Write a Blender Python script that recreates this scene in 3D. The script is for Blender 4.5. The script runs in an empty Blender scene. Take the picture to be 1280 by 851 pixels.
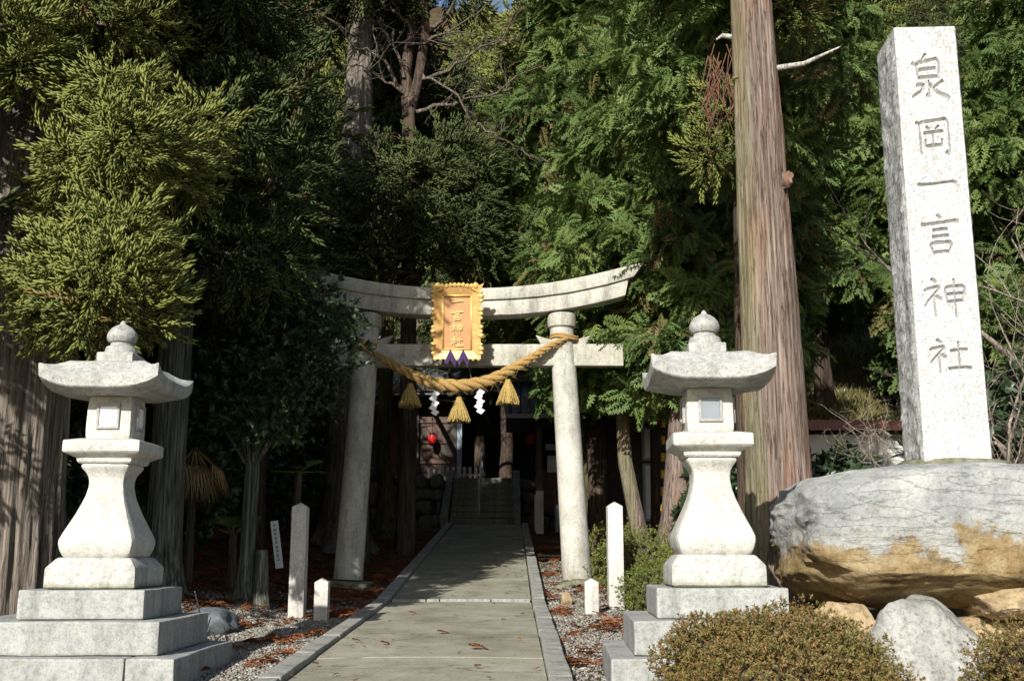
import bpy, bmesh, math, random
import numpy as np
from mathutils import Vector, Matrix, noise as mnoise

# ------------------------------------------------------------------ camera, sky, sun, exposure
SC = bpy.context.scene
COL = SC.collection
EZ = 1.1                       # eye height
PITCH = math.radians(11.0)
F = 1360.0                     # focal length in pixels of the 1280 px wide photograph
cam_d = bpy.data.cameras.new('camera')
cam_d.sensor_width = 36.0
cam_d.lens = F / 1280 * 36.0
cam_d.clip_start = 0.05
cam_d.clip_end = 1500
cam = bpy.data.objects.new('camera', cam_d)
COL.objects.link(cam)
cam.location = (0, 0, EZ)
cam.rotation_euler = (math.radians(90) + PITCH, 0, 0)
SC.camera = cam

SUN_AZ = math.radians(18.0)    # the sun stands behind the camera, this far round to its left
SUN_EL = math.radians(27.0)
world = bpy.data.worlds.new('World')
SC.world = world
world.use_nodes = True
wn = world.node_tree.nodes
sky = wn.new('ShaderNodeTexSky')
sky.sky_type = 'NISHITA'
sky.sun_disc = False
sky.sun_elevation = SUN_EL
sky.sun_rotation = math.radians(180) + SUN_AZ
bg = wn['Background']
bg.inputs['Strength'].default_value = 0.085
world.node_tree.links.new(sky.outputs['Color'], bg.inputs['Color'])
sun_d = bpy.data.lights.new('sun', 'SUN')
sun_d.energy = 4.6
sun_d.angle = math.radians(0.5)
sun_d.color = (1.0, 0.965, 0.90)
sun = bpy.data.objects.new('sun', sun_d)
COL.objects.link(sun)
sd = Vector((math.sin(SUN_AZ) * math.cos(SUN_EL), math.cos(SUN_AZ) * math.cos(SUN_EL), -math.sin(SUN_EL)))
sun.rotation_euler = sd.to_track_quat('-Z', 'Y').to_euler()
sun.location = (-6, -18, 14)
SC.view_settings.view_transform = 'Standard'
SC.view_settings.look = 'None'
SC.view_settings.exposure = 0.60
SC.view_settings.gamma = 1.0
SC.view_settings.use_curve_mapping = False
SC.cycles.max_bounces = 6
SC.cycles.diffuse_bounces = 3
SC.cycles.transparent_max_bounces = 8

# ------------------------------------------------------------------ helpers
rng = np.random.default_rng(11)
RND = random.Random(5)


def P(u, v, Y):
    """world point on the plane y = Y that the photograph shows at pixel u, v"""
    yc = (425.5 - v) / F
    z = Y * math.tan(PITCH + math.atan(yc))
    X = (u - 640) / F * (Y * math.cos(PITCH) + z * math.sin(PITCH))
    return Vector((X, Y, z + EZ))


def sstep(t):
    t = np.clip(t, 0, 1)
    return t * t * (3 - 2 * t)


def pz(y):
    y = np.asarray(y, float)
    return EZ + np.where(y < 13.4, -.567 + .0374 * (np.maximum(y, -12) - 13.4),
                         -.567 + .09 * (np.minimum(y, 27.2) - 13.4))


PX0, PX1 = -1.61, .39


def gz(x, y):
    x = np.asarray(x, float); y = np.asarray(y, float)
    z = pz(y) - .085
    inp = (x > PX0 - .0) & (x < PX1 + .0) & (y < 27.6)
    z = z - np.where(inp, .10, 0)
    z = z + .30 * sstep((-x - 2.5) / 1.8) * sstep((y - 9.3) / 2.2)
    z = z + np.clip(-x - 6, 0, 40) * .22 * sstep((y - 9) / 4)
    z = z + .16 * sstep((x - 1.4) / 1.6) * sstep((y - 8.6) / 2.5)
    edge = np.where(x < -1.7, 28.25, np.where(x < .12, 29.75, 29.75))
    z = z + 1.3 * sstep((y - edge) / .25) * sstep((9 - x) / 2)
    z = z + np.clip(y - 40, 0, 70) * .80
    z = z + sstep((x - 4.2) / 2.4) * np.clip(y - 23.4, 0, 17) * .62
    n = .035 * np.sin(x * 1.7 + y * .9) * np.sin(y * 1.3 - x * .6) + .02 * np.sin(x * 4.1) * np.sin(y * 3.7)
    return z + n * sstep((np.abs(x + .6) - 1.2) / 1.2)


def gzf(x, y):
    return float(gz(x, y))


# ---- mesh makers
def mesh_np(name, V, Fc, smooth=False, attrs=None):
    V = np.ascontiguousarray(V, dtype=np.float32); Fc = np.ascontiguousarray(Fc, dtype=np.int32)
    me = bpy.data.meshes.new(name)
    m, k = Fc.shape
    me.vertices.add(len(V)); me.vertices.foreach_set('co', V.ravel())
    me.loops.add(m * k); me.loops.foreach_set('vertex_index', Fc.ravel())
    me.polygons.add(m); me.polygons.foreach_set('loop_start', np.arange(0, m * k, k, dtype=np.int32))
    me.update(calc_edges=True)
    if smooth:
        me.polygons.foreach_set('use_smooth', np.ones(m, dtype=bool))
    for an, av in (attrs or {}).items():
        a = me.attributes.new(an, 'FLOAT', 'POINT')
        a.data.foreach_set('value', np.ascontiguousarray(av, dtype=np.float32))
    return me


class MB:
    """collects verts and faces (any n-gons)"""
    def __init__(s):
        s.v = []; s.f = []

    def add(s, V, Fs):
        o = len(s.v)
        s.v.extend([tuple(map(float, p)) for p in V])
        s.f.extend([tuple(int(i) + o for i in f) for f in Fs])

    def box(s, c, size, rz=0, rx=0):
        M = Matrix.Translation(c) @ Matrix.Rotation(rz, 4, 'Z') @ Matrix.Rotation(rx, 4, 'X')
        hx, hy, hz = size[0] / 2, size[1] / 2, size[2] / 2
        V = [M @ Vector((sx * hx, sy * hy, sz * hz)) for sz in (-1, 1) for sy in (-1, 1) for sx in (-1, 1)]
        s.add(V, [(0, 2, 3, 1), (4, 5, 7, 6), (0, 1, 5, 4), (2, 6, 7, 3), (0, 4, 6, 2), (1, 3, 7, 5)])
        return s

    def tube(s, pts, radii, n=8, cap=True):
        V, Fs = tube_np(pts, radii, n)
        s.add(V, Fs)
        if cap:
            o = len(s.v) - len(V)
            s.f.append(tuple(o + i for i in range(n))[::-1])
            s.f.append(tuple(len(s.v) - n + i for i in range(n)))
        return s

    def mesh(s, name, smooth=False):
        me = bpy.data.meshes.new(name)
        me.from_pydata(s.v, [], s.f)
        me.update()
        if smooth:
            me.polygons.foreach_set('use_smooth', np.ones(len(me.polygons), dtype=bool))
        return me


def tube_np(pts, radii, n=8, ridge=None):
    pts = np.asarray([tuple(p) for p in pts], float); radii = np.asarray(radii, float)
    m = len(pts)
    tang = np.gradient(pts, axis=0)
    tang /= np.linalg.norm(tang, axis=1)[:, None] + 1e-9
    ref = np.array([1., 0, 0]) if abs(tang[0][0]) < .8 else np.array([0, 1., 0])
    V = np.zeros((m, n, 3))
    a = np.arange(n) / n * 2 * np.pi
    for i in range(m):
        b1 = ref - tang[i] * ref.dot(tang[i]); b1 /= np.linalg.norm(b1) + 1e-9
        b2 = np.cross(tang[i], b1); ref = b1
        r = radii[i] * (ridge[i] if ridge is not None else 1)
        V[i] = pts[i] + np.outer(np.cos(a) * r, b1) + np.outer(np.sin(a) * r, b2)
    idx = np.arange(m * n).reshape(m, n)
    A = idx[:-1]; B = np.roll(idx, -1, 1)[:-1]; C = np.roll(idx, -1, 1)[1:]; D = idx[1:]
    return V.reshape(-1, 3), np.stack([A, B, C, D], -1).reshape(-1, 4)


def obj(name, me, material=None, parent=None, loc=None):
    o = bpy.data.objects.new(name, me)
    COL.objects.link(o)
    if material is not None and me is not None and len(me.materials) == 0:
        me.materials.append(material)
    if parent is not None:
        o.parent = parent
    if loc is not None:
        o.location = loc
    return o


def tag(o, label, cat, group=None):
    o['label'] = label; o['category'] = cat
    if group: o['group'] = group
    return o


def thing(name, label, cat, loc=(0, 0, 0), rz=0, group=None):
    o = bpy.data.objects.new(name, None)
    COL.objects.link(o)
    o.empty_display_size = .2
    o.location = loc; o.rotation_euler = (0, 0, rz)
    return tag(o, label, cat, group)


def struct(o):
    o['kind'] = 'structure'
    return o


def stuff(o):
    o['kind'] = 'stuff'
    return o


def copy_tree(o, parent=None):
    c = o.copy(); COL.objects.link(c); c.parent = parent
    for ch in list(o.children):
        copy_tree(ch, c)
    return c


def block(size, bev=.012, rough=.004, cuts=3, seed=0):
    """a hand-cut stone block centred on the origin: bevelled edges, slightly uneven faces"""
    bm = bmesh.new()
    bmesh.ops.create_cube(bm, size=1)
    bmesh.ops.scale(bm, verts=bm.verts, vec=size)
    bmesh.ops.bevel(bm, geom=bm.edges[:], offset=bev, segments=2, profile=.6, affect='EDGES')
    if cuts:
        long_e = [e for e in bm.edges if e.calc_length() > bev * 4]
        bmesh.ops.subdivide_edges(bm, edges=long_e, cuts=cuts, use_grid_fill=True)
    if rough:
        for v in bm.verts:
            p = Vector(v.co) * 6 + Vector((seed * 3.7, seed, 0))
            v.co += Vector((mnoise.noise(p), mnoise.noise(p + Vector((9, 3, 1))), mnoise.noise(p + Vector((2, 8, 5))))) * rough
    me = bpy.data.meshes.new('block')
    bm.to_mesh(me); bm.free()
    me.polygons.foreach_set('use_smooth', np.zeros(len(me.polygons), dtype=bool))
    return me


def auto_smooth(me, ang=35):
    me.polygons.foreach_set('use_smooth', np.ones(len(me.polygons), dtype=bool))
    try:
        me.set_sharp_from_angle(angle=math.radians(ang))
    except Exception:
        pass
    return me


# ---- materials
def new_mat(name):
    m = bpy.data.materials.new(name); m.use_nodes = True
    nt = m.node_tree
    return m, nt, nt.nodes['Principled BSDF']


def nd(nt, t, **kw):
    n = nt.nodes.new(t)
    for k, v in kw.items():
        if k.startswith('i_'):
            n.inputs[k[2:].replace('_', ' ')].default_value = v
        else:
            setattr(n, k, v)
    return n


def ramp(nt, src, stops):
    r = nt.nodes.new('ShaderNodeValToRGB')
    e = r.color_ramp.elements
    while len(e) < len(stops): e.new(.5)
    for k, (p, c) in enumerate(stops):
        e[k].position = p; e[k].color = (*c, 1) if len(c) == 3 else c
    nt.links.new(src, r.inputs['Fac'])
    return r.outputs['Color']


def mixc(nt, fac, a, b, mode='MIX'):
    m = nt.nodes.new('ShaderNodeMix'); m.data_type = 'RGBA'; m.blend_type = mode
    for key, val in ((0, fac), (6, a), (7, b)):
        if isinstance(val, (int, float)): m.inputs[key].default_value = val
        elif isinstance(val, tuple): m.inputs[key].default_value = (*val, 1)
        else: nt.links.new(val, m.inputs[key])
    return m.outputs[2]


def tex(nt, kind, scale, detail=4, rough=.6, vec=None, mapping=None, coord='Object'):
    tc = nt.nodes.new('ShaderNodeTexCoord')
    v = tc.outputs[coord]
    if coord == 'World':
        pass
    if mapping:
        mp = nt.nodes.new('ShaderNodeMapping'); mp.inputs['Scale'].default_value = mapping
        nt.links.new(v, mp.inputs['Vector']); v = mp.outputs['Vector']
    if kind == 'noise':
        n = nd(nt, 'ShaderNodeTexNoise'); n.inputs['Scale'].default_value = scale
        n.inputs['Detail'].default_value = detail; n.inputs['Roughness'].default_value = rough
        nt.links.new(v, n.inputs['Vector']); return n.outputs['Fac']
    if kind == 'voronoi':
        n = nd(nt, 'ShaderNodeTexVoronoi'); n.inputs['Scale'].default_value = scale
        nt.links.new(v, n.inputs['Vector']); return n.outputs['Distance']
    if kind == 'crack':
        n = nd(nt, 'ShaderNodeTexVoronoi'); n.feature = 'DISTANCE_TO_EDGE'; n.inputs['Scale'].default_value = scale
        nt.links.new(v, n.inputs['Vector']); return n.outputs['Distance']


def bump(nt, bsdf, h, strength=.4, dist=.01, prev=None):
    b = nd(nt, 'ShaderNodeBump'); b.inputs['Strength'].default_value = strength; b.inputs['Distance'].default_value = dist
    nt.links.new(h, b.inputs['Height'])
    if prev: nt.links.new(prev, b.inputs['Normal'])
    nt.links.new(b.outputs['Normal'], bsdf.inputs['Normal'])
    return b.outputs['Normal']


def mat_granite(name, base, dark, speck=.35, stain=.5, moss=0.0, moss_z=0.0, moss_h=.3, rough=.85, speck_scale=110, grime=.7):
    m, nt, b = new_mat(name)
    n1 = tex(nt, 'noise', 3.2, 8, .65)
    c = ramp(nt, n1, [(.30, dark), (.55, base), (.8, tuple(min(.86, x * 1.10) for x in base))])
    c = mixc(nt, stain, base, c)
    n2 = tex(nt, 'noise', speck_scale, 2, .5)
    sp = ramp(nt, n2, [(.36, (.25, .25, .25)), (.48, (1, 1, 1)), (.70, (1.0, 1.0, 1.0))])
    c = mixc(nt, speck, c, mixc(nt, 1.0, c, sp, 'MULTIPLY'))
    n4 = tex(nt, 'noise', 2.6, 7, .75, mapping=(1.5, 1.5, .35))
    c = mixc(nt, ramp(nt, n4, [(.47, (0, 0, 0)), (.68, (grime, grime, grime))]), c, tuple(x * .50 for x in dark))
    n6 = tex(nt, 'noise', 26, 6, .75)
    c = mixc(nt, stain, c, mixc(nt, 1.0, c, ramp(nt, n6, [(.34, (.52, .52, .50)), (.5, (1, 1, 1)), (.7, (1.10, 1.10, 1.08))]), 'MULTIPLY'))
    n7 = tex(nt, 'noise', 5.5, 6, .8)
    c = mixc(nt, ramp(nt, n7, [(.60, (0, 0, 0)), (.70, (.5 * grime,) * 3)]), c, (.34, .33, .19))
    if moss:
        geo = nd(nt, 'ShaderNodeTexCoord'); sx = nd(nt, 'ShaderNodeSeparateXYZ'); nt.links.new(geo.outputs['Object'], sx.inputs[0])
        mr = nd(nt, 'ShaderNodeMapRange'); mr.inputs['From Min'].default_value = moss_z + moss_h; mr.inputs['From Max'].default_value = moss_z
        nt.links.new(sx.outputs['Z'], mr.inputs['Value'])
        nm = tex(nt, 'noise', 9, 6, .7)
        k = nd(nt, 'ShaderNodeMath', operation='MULTIPLY'); nt.links.new(mr.outputs[0], k.inputs[0]); nt.links.new(nm, k.inputs[1])
        c = mixc(nt, ramp(nt, k.outputs[0], [(.25, (0, 0, 0)), (.55, (moss, moss, moss))]), c, (.13, .13, .045))
    nt.links.new(c, b.inputs['Base Color'])
    b.inputs['Roughness'].default_value = rough
    b.inputs['Specular IOR Level'].default_value = .25
    h = tex(nt, 'noise', 60, 6, .7)
    nrm = bump(nt, b, h, .55, .010)
    bump(nt, b, tex(nt, 'noise', 14, 7, .7), .35, .02, nrm)
    return m


def mat_plain(name, col, rough=.7, metal=0, var=.25, scale=12, bmp=.15):
    m, nt, b = new_mat(name)
    n = tex(nt, 'noise', scale, 5, .6)
    c = mixc(nt, ramp(nt, n, [(.3, (0, 0, 0)), (.7, (1, 1, 1))]), tuple(x * (1 - var) for x in col), tuple(min(1, x * (1 + var)) for x in col))
    nt.links.new(c, b.inputs['Base Color'])
    b.inputs['Roughness'].default_value = rough; b.inputs['Metallic'].default_value = metal
    if bmp: bump(nt, b, tex(nt, 'noise', scale * 4, 4, .6), bmp, .01)
    return m


def mat_leaf(name, lo, mid, hi, rough=.55, trans=.25, spec=.3, dead=None):
    """colour varies from spray to spray (attribute rnd) and towards the tips (attribute tip)"""
    m, nt, b = new_mat(name)
    a = nd(nt, 'ShaderNodeAttribute', attribute_name='rnd')
    t = nd(nt, 'ShaderNodeAttribute', attribute_name='tip')
    c = ramp(nt, a.outputs['Fac'], [(0, dead or lo), (.035, dead or lo), (.05, lo), (.5, mid), (1, hi)])
    ad = nd(nt, 'ShaderNodeMath', operation='MULTIPLY'); ad.inputs[1].default_value = .55
    nt.links.new(t.outputs['Fac'], ad.inputs[0])
    c = mixc(nt, ad.outputs[0], c, tuple(min(.6, x * 1.5 + .006) for x in hi))
    nt.links.new(c, b.inputs['Base Color'])
    b.inputs['Roughness'].default_value = rough
    b.inputs['Specular IOR Level'].default_value = spec
    tr = nd(nt, 'ShaderNodeBsdfTranslucent'); nt.links.new(c, tr.inputs['Color'])
    mx = nd(nt, 'ShaderNodeMixShader'); mx.inputs[0].default_value = trans
    nt.links.new(b.outputs[0], mx.inputs[1]); nt.links.new(tr.outputs[0], mx.inputs[2])
    nt.links.new(mx.outputs[0], nt.nodes['Material Output'].inputs['Surface'])
    return m


def mat_bark(name, dark, mid, light, green=0, red=0, fine=1.0, bstr=.9):
    m, nt, b = new_mat(name)
    v0 = tex(nt, 'noise', 5 * fine, 4, .6, mapping=(1, 1, .12))
    v1 = tex(nt, 'noise', 48 * fine, 5, .62, mapping=(1, 1, .028))
    v3 = tex(nt, 'noise', 34 * fine, 4, .55, mapping=(1, 1, .035))
    c = ramp(nt, v1, [(.30, dark), (.48, mid), (.70, light)])
    c = mixc(nt, .8, c, mixc(nt, 1.0, c, ramp(nt, v0, [(.3, (.62, .60, .58)), (.7, (1.25, 1.22, 1.2))]), 'MULTIPLY'))
    fur = ramp(nt, v3, [(.465, (1, 1, 1)), (.495, (.36, .33, .31)), (.525, (1, 1, 1))])
    c = mixc(nt, .75, c, mixc(nt, 1.0, c, fur, 'MULTIPLY'))
    if red:
        v2 = tex(nt, 'noise', 2.2, 3, .5, mapping=(1.6, 1.6, .25))
        c = mixc(nt, ramp(nt, v2, [(.5, (0, 0, 0)), (.62, (red, red, red))]), c, (.24, .105, .05))
    if green:   # lichen on one flank of the trunk
        tc = nd(nt, 'ShaderNodeTexCoord'); sx = nd(nt, 'ShaderNodeSeparateXYZ'); nt.links.new(tc.outputs['Object'], sx.inputs[0])
        mr = nd(nt, 'ShaderNodeMapRange'); mr.inputs['From Min'].default_value = -.05; mr.inputs['From Max'].default_value = -.22
        nt.links.new(sx.outputs['X'], mr.inputs['Value'])
        nm = tex(nt, 'noise', 7, 6, .7, mapping=(1, 1, .3))
        k = nd(nt, 'ShaderNodeMath', operation='MULTIPLY'); nt.links.new(mr.outputs[0], k.inputs[0]); nt.links.new(nm, k.inputs[1])
        c = mixc(nt, ramp(nt, k.outputs[0], [(.2, (0, 0, 0)), (.5, (green, green, green))]), c, (.175, .185, .10))
    nt.links.new(c, b.inputs['Base Color'])
    b.inputs['Roughness'].default_value = .95; b.inputs['Specular IOR Level'].default_value = .1
    nrm = bump(nt, b, v1, bstr, .02)
    bump(nt, b, fur, bstr * .8, .03, nrm)
    return m


M = {}
M['torii'] = mat_granite('torii_stone', (.56, .545, .48), (.30, .29, .25), .35, .6, moss=.3, moss_z=0, moss_h=.4)
M['lantern'] = mat_granite('lantern_stone', (.58, .57, .52), (.38, .37, .33), .22, .55, grime=.38)
M['lantern_roof'] = mat_granite('lantern_roof_stone', (.46, .46, .43), (.27, .27, .25), .35, .8, grime=.6)
M['step'] = mat_granite('step_stone', (.385, .39, .37), (.24, .245, .225), .28, .55, moss=.75, moss_z=-.16, moss_h=.16, speck_scale=75)
M['plinth'] = mat_granite('plinth_stone', (.52, .52, .48), (.34, .34, .30), .35, .6, moss=.8, moss_z=0, moss_h=.1)
M['monolith'] = mat_granite('monolith_stone', (.57, .57, .555), (.43, .43, .42), .5, .55, speck_scale=62, grime=.25)
M['post'] = mat_granite('post_stone', (.60, .58, .53), (.42, .40, .36), .45, .4)
M['kerb'] = mat_granite('kerb_stone', (.36, .355, .32), (.20, .20, .17), .4, .6)
M['moss_rock'] = mat_granite('mossy_rock', (.22, .215, .15), (.07, .075, .04), .3, .9)
M['wall_rock'] = mat_granite('wall_rock', (.13, .125, .10), (.04, .045, .03), .3, .9)
M['blue_rock'] = mat_granite('blue_rock', (.16, .19, .20), (.08, .09, .10), .3, .8)
M['stair'] = mat_granite('stair_stone', (.20, .20, .155), (.09, .095, .07), .3, .8)
M['gold'] = mat_plain('gold_paint', (.72, .48, .15), .38, .25, .15, 25, .2)
M['gold_letter'] = mat_plain('gold_letter', (.95, .74, .33), .4, .1, .08, 25, 0)
M['gold_flat'] = mat_plain('gold_board', (.50, .265, .115), .5, .05, .12, 9, .08)
M['straw'] = mat_plain('straw_rope', (.40, .25, .082), .9, 0, .5, 70, .9)
M['tassel'] = mat_plain('straw_tassel', (.37, .265, .08), .9, 0, .45, 45, .6)
M['paper'] = mat_plain('white_paper', (.82, .82, .82), .6, 0, .03, 6, .02)
M['purple'] = mat_plain('purple_cord', (.045, .02, .10), .7, 0, .3, 30, .2)
M['window_paper'] = mat_plain('lantern_paper', (.80, .80, .80), .5, 0, .04, 6, 0)
M['window_grey'] = mat_plain('lantern_glass', (.22, .25, .27), .25, 0, .1, 5, 0)
M['window_frame'] = mat_plain('window_frame', (.30, .29, .28), .6, 0, .2, 20, .1)
M['wood_dark'] = mat_plain('dark_wood', (.060, .045, .035), .75, 0, .35, 9, .3)
M['dead_twig'] = mat_plain('dead_cedar_twig', (.15, .068, .042), .9, 0, .35, 20, 0)
M['wood_red'] = mat_plain('reddish_wood', (.11, .06, .045), .75, 0, .35, 9, .3)
M['roof_tile'] = mat_plain('grey_roof_tile', (.075, .08, .085), .35, 0, .3, 14, .2)
M['plaster'] = mat_plain('pale_plaster', (.55, .55, .52), .9, 0, .12, 4, .1)
M['bluewall'] = mat_plain('blue_grey_wall', (.28, .34, .40), .7, 0, .15, 5, .1)
M['brown_metal'] = mat_plain('brown_eave', (.17, .055, .045), .5, 0, .15, 9, .1)
M['steel'] = mat_plain('steel_rail', (.55, .56, .57), .3, .8, .1, 20, 0)
M['red'] = mat_plain('red_lantern', (.62, .012, .015), .5, 0, .12, 12, .05)
M['black'] = mat_plain('black_paint', (.015, .015, .015), .5, 0, .2, 12, 0)
M['yellow'] = mat_plain('yellow_paint', (.75, .42, .02), .5, 0, .1, 12, 0)
M['white'] = mat_plain('white_paint', (.78, .78, .75), .55, 0, .08, 9, .05)
M['ink'] = mat_plain('ink', (.03, .03, .035), .6, 0, .1, 9, 0)
M['snow'] = mat_plain('old_snow', (.86, .88, .92), .6, 0, .04, 9, .3)
M['glass'] = mat_plain('window_glass', (.30, .36, .42), .08, 0, .1, 2, 0)

M['bark_big'] = mat_bark('cedar_bark_big', (.085, .058, .046), (.185, .140, .115), (.29, .25, .22), green=.5, red=.38, bstr=.8)
M['bark_grey'] = mat_bark('cedar_bark_grey', (.075, .063, .051), (.165, .143, .12), (.28, .25, .215), bstr=.85)
M['bark_lichen'] = mat_bark('lichen_bark', (.035, .035, .03), (.10, .11, .09), (.27, .29, .25), fine=.8)
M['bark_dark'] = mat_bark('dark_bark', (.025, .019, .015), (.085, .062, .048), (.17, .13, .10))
M['bark_moss'] = mat_bark('mossy_bark', (.035, .035, .014), (.10, .095, .035), (.20, .17, .085), fine=.7)
M['bark_pale'] = mat_bark('pale_twig_bark', (.13, .11, .09), (.27, .23, .19), (.40, .36, .31))
M['bark_twig'] = mat_bark('grey_twig_bark', (.06, .05, .04), (.14, .12, .095), (.26, .23, .19))
M['deadwood'] = mat_bark('dead_wood', (.30, .29, .26), (.44, .43, .39), (.56, .55, .51))
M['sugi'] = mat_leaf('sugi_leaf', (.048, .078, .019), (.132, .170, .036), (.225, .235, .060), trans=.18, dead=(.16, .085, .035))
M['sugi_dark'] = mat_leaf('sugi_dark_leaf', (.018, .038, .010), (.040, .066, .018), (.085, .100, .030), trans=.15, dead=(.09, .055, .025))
M['hinoki'] = mat_leaf('hinoki_leaf', (.036, .082, .026), (.085, .155, .040), (.165, .205, .056), trans=.25, dead=(.15, .095, .045))
M['broad'] = mat_leaf('broad_leaf', (.010, .024, .010), (.020, .040, .016), (.036, .062, .024), rough=.38, trans=.10, spec=.5)
M['azalea_red'] = mat_leaf('azalea_bronze_leaf', (.055, .118, .020), (.112, .130, .031), (.23, .122, .050), trans=.15)
M['azalea_green'] = mat_leaf('azalea_green_leaf', (.065, .135, .022), (.120, .170, .034), (.21, .165, .05), trans=.15)
M['dead_leaf'] = mat_leaf('dead_frond', (.10, .06, .025), (.20, .13, .05), (.30, .21, .09), trans=.1)
M['twig_core'] = mat_plain('shrub_twigs', (.055, .040, .022), .9, 0, .4, 30, .5)
M['litter'] = mat_leaf('cedar_litter', (.13, .045, .018), (.22, .075, .028), (.30, .125, .055), rough=.9, trans=0, spec=.1)


def mat_boulder():
    m, nt, b = new_mat('boulder_rock')
    n1 = tex(nt, 'noise', 2.6, 9, .68)
    grey = ramp(nt, n1, [(.30, (.23, .24, .235)), (.48, (.37, .38, .365)), (.66, (.50, .50, .465))])
    n2 = tex(nt, 'noise', 4.5, 8, .7)
    ochre = ramp(nt, n2, [(.3, (.11, .075, .035)), (.48, (.29, .205, .095)), (.66, (.42, .33, .19))])
    tc = nd(nt, 'ShaderNodeTexCoord'); sx = nd(nt, 'ShaderNodeSeparateXYZ'); nt.links.new(tc.outputs['Object'], sx.inputs[0])
    n3 = tex(nt, 'noise', 1.6, 6, .7)
    k = nd(nt, 'ShaderNodeMath', operation='MULTIPLY_ADD'); k.inputs[1].default_value = 1.6
    nt.links.new(n3, k.inputs[0]); nt.links.new(sx.outputs['Z'], k.inputs[2])
    fac = ramp(nt, k.outputs[0], [(.60, (1, 1, 1)), (.70, (.8, .8, .8)), (.735, (.15, .15, .15)), (.92, (0, 0, 0))])
    c = mixc(nt, fac, grey, ochre)
    c2 = tex(nt, 'noise', 2.3, 5, .55, mapping=(.6, .6, 3.4))
    seam = ramp(nt, c2, [(.485, (1, 1, 1)), (.498, (.45, .42, .38)), (.511, (1, 1, 1))])
    c = mixc(nt, .45, c, mixc(nt, 1.0, c, seam, 'MULTIPLY'))
    n9 = tex(nt, 'noise', 34, 8, .8)
    c = mixc(nt, .8, c, mixc(nt, 1.0, c, ramp(nt, n9, [(.32, (.45, .45, .44)), (.5, (1, 1, 1)), (.72, (1.25, 1.25, 1.22))]), 'MULTIPLY'))
    nt.links.new(c, b.inputs['Base Color']); b.inputs['Roughness'].default_value = .9
    b.inputs['Specular IOR Level'].default_value = .2
    nrm = bump(nt, b, tex(nt, 'noise', 9, 10, .75), .9, .05)
    bump(nt, b, seam, .6, .02, nrm)
    return m


M['boulder'] = mat_boulder()
M['boulder_grey'] = mat_granite('grey_white_rock', (.40, .395, .365), (.20, .195, .175), .3, .9)
M['boulder_ochre'] = mat_granite('ochre_rock', (.44, .335, .20), (.22, .15, .08), .25, .9)


def mat_ground():
    m, nt, b = new_mat('forest_soil')
    n1 = tex(nt, 'noise', 1.3, 8, .7)
    c = ramp(nt, n1, [(.32, (.035, .026, .018)), (.5, (.085, .058, .036)), (.68, (.16, .105, .062))])
    n2 = tex(nt, 'noise', 30, 5, .7)
    c = mixc(nt, .6, c, mixc(nt, 1.0, c, ramp(nt, n2, [(.3, (.35, .35, .35)), (.65, (1.35, 1.3, 1.2))]), 'MULTIPLY'))
    n3 = tex(nt, 'noise', .35, 5, .6)
    c = mixc(nt, ramp(nt, n3, [(.5, (0, 0, 0)), (.62, (.6, .6, .6))]), c, (.06, .07, .025))
    nt.links.new(c, b.inputs['Base Color']); b.inputs['Roughness'].default_value = .95
    b.inputs['Specular IOR Level'].default_value = .1
    bump(nt, b, n2, .8, .04)
    return m


def mat_concrete():
    m, nt, b = new_mat('mossy_concrete')
    n1 = tex(nt, 'noise', 1.5, 9, .7)
    c = ramp(nt, n1, [(.30, (.165, .158, .115)), (.5, (.28, .268, .205)), (.7, (.37, .355, .285))])
    n2 = tex(nt, 'noise', 55, 4, .6)
    c = mixc(nt, .5, c, mixc(nt, 1.0, c, ramp(nt, n2, [(.3, (.55, .55, .52)), (.6, (1.15, 1.15, 1.12))]), 'MULTIPLY'))
    n4 = tex(nt, 'noise', .9, 5, .55, mapping=(.55, 1.3, 1))
    cr = ramp(nt, n4, [(.493, (1, 1, 1)), (.500, (.34, .33, .26)), (.507, (1, 1, 1))])
    c = mixc(nt, .8, c, mixc(nt, 1.0, c, cr, 'MULTIPLY'))
    n5 = tex(nt, 'noise', 5, 6, .7)
    c = mixc(nt, ramp(nt, n5, [(.56, (0, 0, 0)), (.66, (.5, .5, .5))]), c, (.115, .12, .065))
    nt.links.new(c, b.inputs['Base Color']); b.inputs['Roughness'].default_value = .9
    b.inputs['Specular IOR Level'].default_value = .2
    nrm = bump(nt, b, n2, .3, .006)
    bump(nt, b, n5, .25, .02, nrm)
    return m


M['soil'] = mat_ground()
M['concrete'] = mat_concrete()
m, nt, b = new_mat('gravel_stone')
a = nd(nt, 'ShaderNodeAttribute', attribute_name='rnd')
nt.links.new(ramp(nt, a.outputs['Fac'], [(0, (.08, .07, .058)), (.35, (.19, .175, .145)), (.75, (.30, .275, .235)), (1, (.44, .41, .37))]), b.inputs['Base Color'])
b.inputs['Roughness'].default_value = .9
M['gravel'] = m

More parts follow.
